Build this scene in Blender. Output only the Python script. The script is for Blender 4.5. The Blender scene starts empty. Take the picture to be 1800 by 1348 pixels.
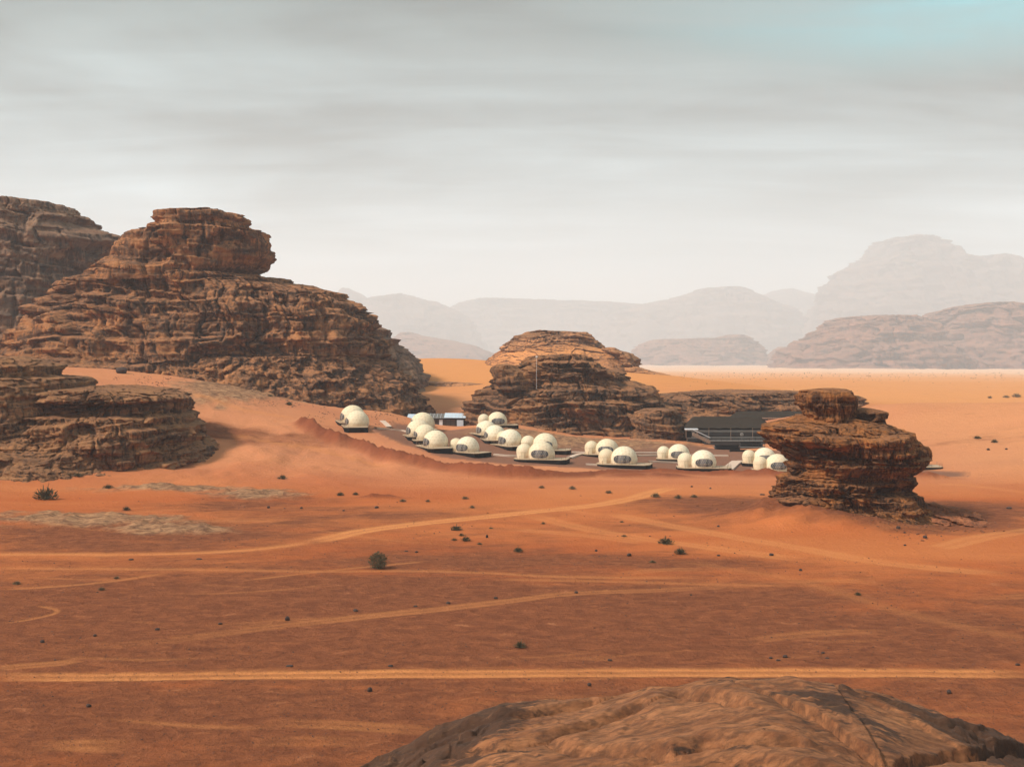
import bpy, bmesh, math, random
import numpy as np

# ------------------------------------------------------------------ camera, sky, sun, exposure
H = 32.0            # eye height above the plain (m)
F = 2173.0          # focal length in pixels of the 1800 px wide photograph
YH = 610.0          # pixel row of the horizon
scene = bpy.context.scene
C = scene.collection
cam_d = bpy.data.cameras.new("camera")
cam = bpy.data.objects.new("camera", cam_d)
C.objects.link(cam)
cam.location = (0, 0, H)
cam.rotation_euler = (math.radians(90), 0, 0)
cam_d.sensor_width = 36.0
cam_d.lens = F / 1800 * 36.0
cam_d.shift_y = (YH - 674.0) / 1800.0
cam_d.clip_start = 0.5
cam_d.clip_end = 60000
scene.camera = cam

SUN_AZ = math.radians(-112)   # direction the light comes from, measured from +Y clockwise
SUN_EL = math.radians(42)
sun_d = bpy.data.lights.new("sun", 'SUN')
sun_d.energy = 2.7
sun_d.angle = math.radians(9)
sun_d.color = (1.0, 0.93, 0.85)
sun = bpy.data.objects.new("sun", sun_d)
C.objects.link(sun)
from mathutils import Vector, Matrix
sd = Vector((math.sin(SUN_AZ) * math.cos(SUN_EL), math.cos(SUN_AZ) * math.cos(SUN_EL), math.sin(SUN_EL)))
sun.rotation_euler = sd.to_track_quat('Z', 'Y').to_euler()
sun.location = (-60, -40, 120)

scene.view_settings.view_transform = 'Standard'
scene.view_settings.look = 'None'
scene.view_settings.exposure = 0.98
scene.view_settings.gamma = 1.0
scene.view_settings.use_curve_mapping = False
scene.cycles.volume_bounces = 2
scene.cycles.max_bounces = 8
scene.cycles.use_denoising = True


class NT:
    """small helper to write node trees tersely"""
    def __init__(s, tree):
        s.t = tree
        s.n = tree.nodes
        s.l = tree.links

    def new(s, typ, **kw):
        nd = s.n.new(typ)
        for k, v in kw.items():
            setattr(nd, k, v)
        return nd

    def put(s, sock, v):
        if isinstance(v, bpy.types.NodeSocket):
            s.l.new(v, sock)
        else:
            if sock.type == 'RGBA' and len(v) == 3:
                v = (*v, 1)
            sock.default_value = v

    def math(s, op, a, b=None, c=None, clamp=False):
        nd = s.new('ShaderNodeMath', operation=op, use_clamp=clamp)
        s.put(nd.inputs[0], a)
        if b is not None: s.put(nd.inputs[1], b)
        if c is not None: s.put(nd.inputs[2], c)
        return nd.outputs[0]

    def mix(s, f, a, b, blend='MIX'):
        nd = s.new('ShaderNodeMix', data_type='RGBA', blend_type=blend)
        s.put(nd.inputs[0], f); s.put(nd.inputs[6], a); s.put(nd.inputs[7], b)
        return nd.outputs[2]

    def noise(s, vec, scale, detail=5, rough=.55, dist=0.0):
        nd = s.new('ShaderNodeTexNoise')
        s.put(nd.inputs['Vector'], vec)
        nd.inputs['Scale'].default_value = scale
        nd.inputs['Detail'].default_value = detail
        nd.inputs['Roughness'].default_value = rough
        nd.inputs['Distortion'].default_value = dist
        return nd.outputs[0]

    def scale(s, vec, sc):
        nd = s.new('ShaderNodeVectorMath', operation='MULTIPLY')
        s.put(nd.inputs[0], vec); nd.inputs[1].default_value = sc
        return nd.outputs[0]

    def ramp(s, f, lo, hi, a=0.0, b=1.0):
        nd = s.new('ShaderNodeMapRange')
        nd.interpolation_type = 'SMOOTHSTEP'
        s.put(nd.inputs[0], f)
        nd.inputs[1].default_value = lo; nd.inputs[2].default_value = hi
        nd.inputs[3].default_value = a; nd.inputs[4].default_value = b
        return nd.outputs[0]

    def colramp(s, f, stops):
        nd = s.new('ShaderNodeValToRGB')
        s.put(nd.inputs[0], f)
        e = nd.color_ramp.elements
        while len(e) < len(stops): e.new(0.5)
        for el, (p, c) in zip(e, stops):
            el.position = p; el.color = (*c, 1)
        return nd.outputs[0]

    def attr(s, name):
        nd = s.new('ShaderNodeAttribute', attribute_name=name)
        return nd.outputs['Fac']


def build_world():
    w = bpy.data.worlds.new("World")
    scene.world = w
    w.use_nodes = True
    N = NT(w.node_tree)
    N.n.clear()
    out = N.new('ShaderNodeOutputWorld')
    bg = N.new('ShaderNodeBackground')
    N.l.new(bg.outputs[0], out.inputs[0])
    bg.inputs[1].default_value = 0.093
    sky = N.new('ShaderNodeTexSky', sky_type='NISHITA')
    sky.sun_disc = False
    sky.sun_elevation = SUN_EL
    sky.sun_rotation = SUN_AZ
    sky.altitude = 900
    sky.dust_density = 2.0
    tc = N.new('ShaderNodeTexCoord')
    sep = N.new('ShaderNodeSeparateXYZ')
    N.l.new(tc.outputs['Generated'], sep.inputs[0])
    x, y, z = sep.outputs
    zc = N.math('MAXIMUM', z, 0.0)
    # a cloud deck seen in perspective: direction projected on a high plane
    inv = N.math('DIVIDE', 1.0, N.math('ADD', zc, 0.10))
    comb = N.new('ShaderNodeCombineXYZ')
    N.put(comb.inputs[0], N.math('MULTIPLY', N.math('MULTIPLY', x, inv), 0.8))
    N.put(comb.inputs[1], N.math('MULTIPLY', y, inv))
    N.put(comb.inputs[2], 0.0)
    big = N.noise(comb.outputs[0], 0.7, 4, .5, .8)
    fine = N.noise(N.scale(comb.outputs[0], (.6, 1.5, 1)), 2.1, 8, .6, .5)
    f = N.math('ADD', N.math('MULTIPLY', big, .65), N.math('MULTIPLY', fine, .35))
    # brightness of the deck from horizon to zenith
    base = N.colramp(zc, [(0.0, (5.0, 5.5, 6.0)), (0.07, (3.7, 4.2, 4.55)), (0.13, (2.05, 2.5, 2.7)),
                          (0.185, (1.5, 1.88, 1.98)), (0.235, (1.02, 1.30, 1.32)), (0.28, (.95, 1.30, 1.30)), (0.5, (2.7, 3.0, 3.0)), (1.0, (3.6, 3.8, 3.8))])
    amp = N.ramp(zc, 0.03, 0.2, 0.15, 1.0)
    m = N.math('MULTIPLY_ADD', N.math('MULTIPLY', N.math('SUBTRACT', f, 0.5), amp), 6.0, 1.0)
    lt = N.math('MULTIPLY', N.ramp(x, -0.22, -0.40), N.ramp(N.math('ABSOLUTE', N.math('SUBTRACT', z, .205)), .055, .0))
    m = N.math('ADD', m, N.math('MULTIPLY', lt, .55))
    m = N.math('MAXIMUM', m, 0.5)
    cloud = N.mix(1.0, base, m, 'MULTIPLY')
    # a thinner part of the deck, up to the right, lets the blue-green sky through
    th = N.math('MULTIPLY', N.ramp(x, 0.0, 0.34), N.ramp(z, 0.19, 0.265))
    th = N.math('MULTIPLY', th, N.ramp(f, 0.38, 0.58, 1.0, .2))
    skyc = N.mix(1.0, sky.outputs[0], (0.55, 1.9, 1.4), 'MULTIPLY')
    col = N.mix(N.math('MULTIPLY_ADD', th, 0.75, 0.04), cloud, skyc)
    N.put(bg.inputs[0], col)


build_world()

# ------------------------------------------------------------------ numpy noise
def _hash(i, j, k, seed):
    h = (i.astype(np.int64) * 374761393 + j.astype(np.int64) * 668265263 + k.astype(np.int64) * 2147483647 + seed * 974634777) & 0xffffffff
    h = ((h ^ (h >> 13)) * 1274126177) & 0xffffffff
    h = ((h ^ (h >> 16)) * 2246822519) & 0xffffffff
    h = h ^ (h >> 15)
    return h.astype(np.float64) / 4294967295.0


def h01(k, j=0, seed=0):
    k = np.asarray(k, float); j = np.broadcast_to(np.asarray(j, float), k.shape)
    return _hash(np.floor(k), np.floor(j), np.zeros(k.shape), seed)


def vnoise(x, y, z, seed=0):
    x, y, z = np.broadcast_arrays(np.asarray(x, float), np.asarray(y, float), np.asarray(z, float))
    xi, yi, zi = np.floor(x), np.floor(y), np.floor(z)
    fx, fy, fz = x - xi, y - yi, z - zi
    fx = fx * fx * fx * (fx * (fx * 6 - 15) + 10)
    fy = fy * fy * fy * (fy * (fy * 6 - 15) + 10)
    flat = np.all(fz == 0)
    fz = fz * fz * fz * (fz * (fz * 6 - 15) + 10)

    def layer(dz):
        a = _hash(xi, yi, zi + dz, seed); b = _hash(xi + 1, yi, zi + dz, seed)
        c = _hash(xi, yi + 1, zi + dz, seed); d = _hash(xi + 1, yi + 1, zi + dz, seed)
        return (a + (b - a) * fx) * (1 - fy) + (c + (d - c) * fx) * fy
    r = layer(0)
    if not flat:
        r = r + (layer(1) - r) * fz
    return r * 2 - 1


def fbm(x, y, z, oct=4, seed=0, gain=.5):
    r = 0; a = 1; t = 0
    for o in range(oct):
        r = r + a * vnoise(np.asarray(x) * 2.03 ** o + 5.3 * o, np.asarray(y) * 2.03 ** o + 1.7 * o,
                           np.asarray(z) * 2.03 ** o if np.any(z) else 0.0, seed + o)
        t += a; a *= gain
    return r / t


def smooth(a, b, v):
    t = np.clip((v - a) / (b - a), 0, 1)
    return t * t * (3 - 2 * t)

# ------------------------------------------------------------------ terrain height
# measured ground points of the place: bearing (as photo column), distance, height
_cp = []
for px in (-500, 0, 450, 900, 1350, 1800, 2300):
    for D in (6, 20, 45, 80, 122, 178, 225):
        _cp.append((px, D, 0.0))
for px in (450, 800, 1100, 1300): _cp.append((px, 265, 0.0))
_pp = [(720, 751, 438), (770, 752, 432), (770, 747, 450), (815, 751, 440), (0, 869, 262), (380, 866, 268), (0, 850, 285), (200, 852, 283), (420, 832, 300), (450, 762, 350), (500, 722, 385), (400, 690, 400),
       (330, 730, 372), (200, 668, 420), (100, 645, 450), (0, 650, 460), (-250, 650, 460), (300, 662, 440), (560, 715, 430), (700, 728, 420),
       (560, 810, 315), (700, 835, 303), (400, 800, 318),
       (1236, 826, 328), (1097, 820, 330), (952, 812, 331), (822, 800, 336), (720, 778, 350), (627, 752, 366), (560, 748, 366),
       (1193, 808, 358), (1036, 800, 352), (958, 793, 360), (897, 786, 358), (874, 752, 392), (880, 742, 420), (743, 755, 405), (1366, 829, 326), (1330, 815, 350),
       (1270, 780, 400), (1270, 762, 430), (830, 748, 430), (1000, 765, 410), (1200, 772, 400),
       (1500, 842, 300), (1720, 842, 300), (1640, 824, 325), (1700, 785, 370), (1700, 742, 410), (1700, 703, 450), (1560, 706, 440), (1850, 700, 452), (2200, 690, 470),
       (1300, 690, 800), (1600, 668, 1100), (1180, 680, 760),
       (860, 638, 720), (1180, 661, 680), (1150, 690, 560), (1000, 655, 660), (1400, 688, 700),
       (800, 631, 800), (740, 632, 800), (800, 668, 620), (780, 700, 540), (770, 715, 500), (600, 640, 800), (1000, 645, 850), (1180, 668, 860)]
for px, py, D in _pp:
    _cp.append((px, D, H - (py - YH) * D / F))
for px, D, z in [(1600, 520, 5), (1850, 530, 5), (2200, 560, 5), (1700, 700, 0), (2100, 760, 0), (0, 620, 22), (300, 600, 22), (-300, 620, 22), (-100, 1000, 10), (300, 1000, 10), (800, 1150, 0)]:
    _cp.append((px, D, z))
for px in (-600, 0, 500, 1000, 1400, 1800, 2300):
    for py, D in ((662, 1500), (654, 2500), (650, 3600), (646, 5000), (641, 7500)):
        _cp.append((px, D, H - (py - YH) * D / F))
    _cp.append((px, 13000, -110)); _cp.append((px, 26000, -150))
_cp = np.array(_cp, float)
_ct = np.arctan((_cp[:, 0] - 900) / F); _cl = np.log(_cp[:, 1])
_cz = _cp[:, 2]
_K = lambda r2: np.sqrt(r2 + .03 ** 2)
_n = len(_cp)
_M = np.zeros((_n + 1, _n + 1))
_M[:_n, :_n] = _K((_ct[:, None] - _ct) ** 2 + (_cl[:, None] - _cl) ** 2) - 1e-4 * np.eye(_n)
_M[:_n, _n] = 1; _M[_n, :_n] = 1
_W = np.linalg.solve(_M, np.append(_cz, 0))


def base_height(X, Y):
    X = np.asarray(X, float); Y = np.asarray(Y, float)
    D = np.maximum(np.hypot(X, Y), 6.0)
    th = np.clip(np.arctan2(X, Y), -.62, .62)
    l = np.log(D)
    z = np.full(X.shape, _W[_n])
    for i in range(_n):
        z = z + _W[i] * np.sqrt((th - _ct[i]) ** 2 + (l - _cl[i]) ** 2 + .0009)
    return z


def detail_height(X, Y):
    D = np.hypot(X, Y)
    near = 1 - smooth(260, 330, D)
    a = fbm(X / 70, Y / 70, 0.0, 3, 11) * (.45 + .8 * (1 - near)) * (1 + smooth(600, 3000, D) * 1.5)
    b = fbm(X / 14, Y / 14, 0.0, 3, 12) * .16
    # wind-blown hummocks in the valley on the left
    hum = np.exp(-((X + 62) / 32) ** 2 - ((Y - 325) / 42) ** 2)
    c = hum * 2.6 * fbm(X / 13 + 3, Y / 17, 0.0, 3, 13)
    # dune faces right of the mushroom rock
    dun = smooth(95, 130, X) * smooth(300, 340, Y) * (1 - smooth(520, 600, Y))
    e = dun * 1.1 * fbm(X / 45, Y / 26, 0.0, 2, 17)
    return a * (1 - .7 * np.exp(-((X - 20) / 75) ** 2 - ((Y - 350) / 45) ** 2)) + b + c + e


def pix(px, py, it=60):
    """ground point seen at photo pixel (px, py): march the sight line to the terrain"""
    px = np.atleast_1d(np.asarray(px, float)); py = np.atleast_1d(np.asarray(py, float))
    Ds = np.exp(np.linspace(np.log(40), np.log(9000), 600))
    X = (px[:, None] - 900) / F * Ds; Y = np.broadcast_to(Ds, X.shape)
    ray = H - (py[:, None] - YH) / F * Ds
    g = base_height(X, Y) + detail_height(X, Y)
    below = (ray - g) <= 0
    i = np.argmax(below, axis=1)
    i[~below.any(axis=1)] = 499
    i = np.maximum(i, 1)
    r = np.arange(len(px))
    d0 = (ray - g)[r, i - 1]; d1 = (ray - g)[r, i]
    t = np.clip(d0 / (d0 - d1 + 1e-9), 0, 1)
    D = Ds[i - 1] + (Ds[i] - Ds[i - 1]) * t
    return (px - 900) / F * D, D


def poly_dist(X, Y, pts):
    """distance to a polyline and the parameter along it"""
    best = np.full(X.shape, 1e9); side = np.zeros(X.shape); along = np.zeros(X.shape)
    acc = 0.0
    for (x0, y0), (x1, y1) in zip(pts[:-1], pts[1:]):
        dx, dy = x1 - x0, y1 - y0
        L2 = dx * dx + dy * dy + 1e-9
        t = np.clip(((X - x0) * dx + (Y - y0) * dy) / L2, 0, 1)
        ex, ey = X - x0 - t * dx, Y - y0 - t * dy
        d = np.hypot(ex, ey)
        m = d < best
        best = np.where(m, d, best)
        side = np.where(m, np.sign(dx * ey - dy * ex), side)
        along = np.where(m, acc + t * math.sqrt(L2), along)
        acc += math.sqrt(L2)
    return best, side, along


def spline(pts, n=6):
    P = np.array(pts, float)
    P = np.vstack([2 * P[0] - P[1], P, 2 * P[-1] - P[-2]])
    out = []
    for i in range(1, len(P) - 2):
        for t in np.arange(n) / n:
            a, b, c, d = P[i - 1], P[i], P[i + 1], P[i + 2]
            out.append(.5 * ((2 * b) + (c - a) * t + (2 * a - 5 * b + 4 * c - d) * t * t + (3 * b - a - 3 * c + d) * t ** 3))
    out.append(P[-2])
    return np.array(out)


def ground_line(pixels, n=5):
    s = spline(pixels, n)
    X, Y = pix(s[:, 0], s[:, 1])
    return list(zip(X, Y))


BERM = ground_line([(524, 741), (545, 756), (600, 779), (660, 799), (720, 814), (790, 829), (850, 838), (950, 841), (1050, 836), (1150, 832), (1280, 836), (1400, 840)], 3)


def berm(X, Y):
    m = (X > -80) & (X < 90) & (Y > 270) & (Y < 400)
    z = np.zeros(X.shape); cl = np.zeros(X.shape)
    if not m.any(): return z, cl
    x, y = X[m], Y[m]
    d, s, al = poly_dist(x, y, BERM)
    d = d + .7 * fbm(x / 3, y / 3, 0.0, 3, 21)
    hgt = (2.9 - 1.8 * smooth(55, 85, al)) + .5 * fbm(al / 8, 0 * al, 0.0, 2, 22)
    endf = smooth(0, 8, al)
    big = 1 + .5 * np.exp(-((x + 3) / 14) ** 2)
    z[m] = endf * hgt * big * np.exp(-(d / 1.9) ** 2) * (1 + .32 * fbm(x / 1.3 + y / 3, y / 1.3, 0.0, 4, 23, .7))
    cl[m] = np.exp(-(d / 3.0) ** 4) * endf
    return z, cl


def sand_banks(X, Y):
    # drifted sand banked against the mushroom rock: column, distance, radii, height
    Z = np.zeros(X.shape)
    for px, D, rx, ry, h in ((1378, 227, 8, 8, 3.3), (1455, 219, 9, 7, 1.9), (1320, 232, 9, 7, 1.0), (1540, 216, 9, 6, .9)):
        x0 = (px - 900) / F * D
        g = np.exp(-((X - x0) / rx) ** 2 - ((Y - D) / ry) ** 2)
        Z += h * g * (1 + .3 * fbm(X / 4, Y / 4, 0.0, 2, 35))
    return Z


def height(X, Y):
    X = np.atleast_1d(np.asarray(X, float)); Y = np.atleast_1d(np.asarray(Y, float))
    return base_height(X, Y) + detail_height(X, Y) + berm(X, Y)[0] + sand_banks(X, Y)


def gz(x, y):
    return float(height([x], [y])[0])

# ------------------------------------------------------------------ object helpers
def mesh_np(name, V, Q, attrs=None, smooth_shade=True):
    me = bpy.data.meshes.new(name)
    V = np.asarray(V, np.float32); Q = np.asarray(Q, np.int32)
    me.vertices.add(len(V)); me.vertices.foreach_set('co', V.ravel())
    nq, k = Q.shape
    me.loops.add(nq * k); me.loops.foreach_set('vertex_index', Q.ravel())
    me.polygons.add(nq)
    me.polygons.foreach_set('loop_start', np.arange(nq, dtype=np.int32) * k)
    me.polygons.foreach_set('use_smooth', np.full(nq, smooth_shade))
    for a, v in (attrs or {}).items():
        at = me.attributes.new(a, 'FLOAT', 'POINT')
        at.data.foreach_set('value', np.asarray(v, np.float32).ravel())
    me.update(calc_edges=True)
    return me


def link(name, me, mat, parent=None, loc=None):
    o = bpy.data.objects.new(name, me)
    C.objects.link(o)
    if mat is not None and me is not None:
        if not me.materials:
            for mm in (mat if isinstance(mat, (list, tuple)) else [mat]): me.materials.append(mm)
    if parent is not None: o.parent = parent
    if loc is not None: o.location = loc
    return o


def tag(o, label=None, cat=None, group=None, kind=None):
    if label: o['label'] = label
    if cat: o['category'] = cat
    if group: o['group'] = group
    if kind: o['kind'] = kind
    return o


def empty(name, loc, rz=0.0):
    o = bpy.data.objects.new(name, None)
    C.objects.link(o)
    o.location = loc; o.rotation_euler = (0, 0, rz)
    o.empty_display_size = .5
    return o


def copy_tree(o):
    c = o.copy(); C.objects.link(c)
    for ch in o.children:
        d = ch.copy(); C.objects.link(d); d.parent = c
        for g in ch.children:
            e = g.copy(); C.objects.link(e); e.parent = d
    return c


def bm_mesh(name, bm, smooth_shade=False):
    me = bpy.data.meshes.new(name)
    bmesh.ops.recalc_face_normals(bm, faces=bm.faces)
    bm.to_mesh(me); bm.free()
    if smooth_shade:
        me.polygons.foreach_set('use_smooth', np.full(len(me.polygons), True))
    return me


def box(bm, x0, x1, y0, y1, z0, z1):
    vs = [bm.verts.new(p) for p in ((x0, y0, z0), (x1, y0, z0), (x1, y1, z0), (x0, y1, z0), (x0, y0, z1), (x1, y0, z1), (x1, y1, z1), (x0, y1, z1))]
    for f in ((0, 3, 2, 1), (4, 5, 6, 7), (0, 1, 5, 4), (1, 2, 6, 5), (2, 3, 7, 6), (3, 0, 4, 7)):
        bm.faces.new([vs[i] for i in f])


def bar(bm, a, b, r, n=4):
    a = Vector(a); b = Vector(b); d = (b - a)
    q = d.to_track_quat('Z', 'Y')
    ra, rb = [], []
    for i in range(n):
        o = q @ Vector((math.cos(2 * math.pi * i / n) * r, math.sin(2 * math.pi * i / n) * r, 0))
        ra.append(bm.verts.new(a + o)); rb.append(bm.verts.new(b + o))
    for i in range(n):
        bm.faces.new((ra[i], ra[(i + 1) % n], rb[(i + 1) % n], rb[i]))
    bm.faces.new(ra[::-1]); bm.faces.new(rb)


def prism(bm, pts, z0, z1):
    lo = [bm.verts.new((x, y, z0)) for x, y in pts]; hi = [bm.verts.new((x, y, z1)) for x, y in pts]
    n = len(pts)
    for i in range(n): bm.faces.new((lo[i], lo[(i + 1) % n], hi[(i + 1) % n], hi[i]))
    bm.faces.new(lo[::-1]); bm.faces.new(hi)

# ------------------------------------------------------------------ materials
def new_mat(name):
    m = bpy.data.materials.new(name)
    m.use_nodes = True
    N = NT(m.node_tree)
    b = N.n['Principled BSDF']
    b.inputs['Roughness'].default_value = .9
    b.inputs['Specular IOR Level'].default_value = .2
    return m, N, b


def simple(name, col, rough=.7, var=.12, scale=3.0, metal=0.0, spec=.3):
    m, N, b = new_mat(name)
    tc = N.new('ShaderNodeTexCoord')
    n = N.noise(tc.outputs['Object'], scale, 4)
    c = N.mix(n, tuple(v * (1 - var) for v in col), tuple(min(1, v * (1 + var)) for v in col))
    N.put(b.inputs['Base Color'], c)
    b.inputs['Roughness'].default_value = rough
    b.inputs['Metallic'].default_value = metal
    b.inputs['Specular IOR Level'].default_value = spec
    return m


def rock_material(name, light, mid, dark, varnish=.5, band=1.0, scale=1.0, dust=(.50, .21, .09), dust_amt=.55, bump=.5, dlo=.72, dhi=.93):
    m, N, b = new_mat(name)
    tc = N.new('ShaderNodeTexCoord')
    P = tc.outputs['Object']
    geo = N.new('ShaderNodeNewGeometry')
    # bedding: noise squeezed vertically
    bd = N.noise(N.scale(P, (.035 / scale, .035 / scale, .55 / scale)), 1.0, 6, .6, .5)
    bd2 = N.noise(N.scale(P, (.25 / scale, .25 / scale, 2.2 / scale)), 1.0, 5, .6, .3)
    lump = N.noise(N.scale(P, (.09 / scale,) * 3), 1.0, 5, .55, .8)
    fine = N.noise(N.scale(P, (1.1 / scale,) * 3), 1.0, 6, .65)
    f = N.math('ADD', N.math('MULTIPLY', bd, .5 * band), N.math('ADD', N.math('MULTIPLY', bd2, .35), N.math('MULTIPLY', lump, .35)))
    f = N.math('ADD', f, N.math('MULTIPLY', N.math('SUBTRACT', N.attr('tone'), .5), .22))
    f = N.ramp(f, .42, .78)
    c = N.mix(f, mid, light)
    # dark desert varnish: patches and vertical run-off streaks on the rock itself
    st = N.noise(N.scale(P, (.9 / scale, .9 / scale, .07 / scale)), 1.0, 5, .6, .2)
    pt = N.noise(N.scale(P, (.05 / scale, .05 / scale, .16 / scale)), 1.0, 5, .6, .6)
    v = N.ramp(N.math('ADD', N.math('MULTIPLY', st, .52), N.math('MULTIPLY', pt, .48)), .60 - .26 * varnish, .68 - .22 * varnish)
    c = N.mix(N.math('MULTIPLY', v, .78), c, dark)
    c = N.mix(N.ramp(fine, .3, .7, .0, .45), c, N.mix(.5, c, dark))
    # blown sand resting on the ledges
    sep = N.new('ShaderNodeSeparateXYZ'); N.l.new(geo.outputs['Normal'], sep.inputs[0])
    up = N.math('MULTIPLY', N.ramp(sep.outputs[2], dlo, dhi), N.ramp(N.math('ADD', N.math('MULTIPLY', pt, .6), N.math('MULTIPLY', fine, .4)), .42, .58))
    c = N.mix(N.math('MULTIPLY', up, dust_amt), c, dust)
    c = N.mix(N.math('MULTIPLY', N.ramp(lump, .52, .68), .5), c, light)
    N.put(b.inputs['Base Color'], c)
    b.inputs['Roughness'].default_value = .95
    b.inputs['Specular IOR Level'].default_value = .12
    bp = N.new('ShaderNodeBump')
    bp.inputs['Strength'].default_value = bump
    bp.inputs['Distance'].default_value = .6 * scale
    hb = N.math('ADD', fine, N.math('MULTIPLY', bd2, 1.2))
    N.put(bp.inputs['Height'], hb)
    N.l.new(bp.outputs[0], b.inputs['Normal'])
    return m


M_CLIFF = rock_material('cliff_sandstone', (.40, .165, .062), (.165, .078, .040), (.036, .022, .017), .62, 1, 1.15)
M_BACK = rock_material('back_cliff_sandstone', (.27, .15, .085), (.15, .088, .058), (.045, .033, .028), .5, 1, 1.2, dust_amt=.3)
M_NEAR = rock_material('outcrop_sandstone', (.33, .15, .062), (.155, .074, .038), (.028, .017, .013), .5, 1, .7, dust_amt=.35)
M_MID = rock_material('central_sandstone', (.34, .15, .060), (.145, .074, .040), (.034, .022, .017), .6, 1, .9, dust_amt=.35)
M_MOUND = rock_material('mound_sandstone', (.30, .14, .062), (.15, .075, .042), (.045, .028, .021), .45, 1, 1.6, dust=(.52, .22, .09), dust_amt=1.0, dlo=.45, dhi=.8)
M_APRON = rock_material('sandy_slope', (.44, .18, .072), (.28, .12, .055), (.07, .04, .028), .7, 1, 1.6, dust=(.62, .25, .085), dust_amt=1.0, dlo=.55, dhi=.85)
M_MUSH = rock_material('mushroom_sandstone', (.36, .135, .040), (.135, .055, .023), (.022, .013, .010), .62, .9, .38, dust_amt=.35)
M_LOW = rock_material('red_low_rock', (.36, .13, .055), (.22, .08, .038), (.06, .03, .022), .5, 1, .35, dust=(.22, .07, .03), dust_amt=.8)
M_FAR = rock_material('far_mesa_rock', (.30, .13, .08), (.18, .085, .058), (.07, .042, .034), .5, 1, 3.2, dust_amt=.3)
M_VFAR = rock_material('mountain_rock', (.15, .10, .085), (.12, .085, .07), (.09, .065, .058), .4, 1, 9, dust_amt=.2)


def ground_material():
    m, N, b = new_mat('desert_sand')
    tc = N.new('ShaderNodeTexCoord')
    P = tc.outputs['Object']
    n1 = N.noise(N.scale(P, (.012, .03, .03)), 1.0, 6, .6, .6)
    n2 = N.noise(N.scale(P, (.09, .22, .2)), 1.0, 7, .62, .5)
    n3 = N.noise(N.scale(P, (2.1, 1.5, 2)), 1.0, 6, .75)
    n4 = N.noise(N.scale(P, (.42, .55, .5)), 1.0, 6, .65, .8)
    sand = N.mix(N.ramp(n1, .3, .7), (.43, .108, .032), (.53, .165, .052))
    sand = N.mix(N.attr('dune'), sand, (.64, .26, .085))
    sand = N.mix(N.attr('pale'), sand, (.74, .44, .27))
    grav_shade = N.mix(N.ramp(n4, .3, .7), (.165, .052, .024), (.275, .090, .037))  # gravel tone, which also carries the ground shade painted through 'dark'
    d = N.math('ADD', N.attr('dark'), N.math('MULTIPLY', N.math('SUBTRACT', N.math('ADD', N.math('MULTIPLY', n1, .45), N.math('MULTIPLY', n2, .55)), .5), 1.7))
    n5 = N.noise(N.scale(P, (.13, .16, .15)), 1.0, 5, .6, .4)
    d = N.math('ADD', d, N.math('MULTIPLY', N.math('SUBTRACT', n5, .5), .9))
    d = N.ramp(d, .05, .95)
    c = N.mix(d, sand, grav_shade)
    # pale crusty flecks in the gravel
    fl = N.math('MULTIPLY', N.ramp(n4, .62, .74), N.attr('fleck'))
    c = N.mix(N.math('MULTIPLY', fl, .38), c, (.50, .21, .10))
    # dark pebbles sprinkled over everything close by
    pb = N.math('MULTIPLY', N.ramp(n3, .56, .68), N.math('MULTIPLY_ADD', d, .62, .12))
    c = N.mix(pb, c, (.055, .022, .013))
    c = N.mix(N.math('MULTIPLY', N.attr('clay'), .9), c, N.mix(n2, (.27, .068, .027), (.12, .034, .018)))
    c = N.mix(N.attr('pad'), c, N.mix(n2, (.12, .062, .045), (.185, .098, .068)))
    c = N.mix(N.attr('stone'), c, N.mix(N.ramp(n4, .35, .65), (.17, .08, .045), (.42, .22, .11)))
    tr = N.math('MULTIPLY', N.attr('track'), N.ramp(n2, .2, .6, .55, 1.0))
    c = N.mix(tr, c, (.62, .235, .078))
    N.put(b.inputs['Base Color'], c)
    b.inputs['Roughness'].default_value = 1.0
    b.inputs['Specular IOR Level'].default_value = .05
    bp = N.new('ShaderNodeBump')
    bp.inputs['Strength'].default_value = .8
    bp.inputs['Distance'].default_value = .4
    N.put(bp.inputs['Height'], N.math('ADD', n3, N.math('MULTIPLY', n4, 1.5)))
    N.l.new(bp.outputs[0], b.inputs['Normal'])
    return m


M_GROUND = ground_material()

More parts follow.
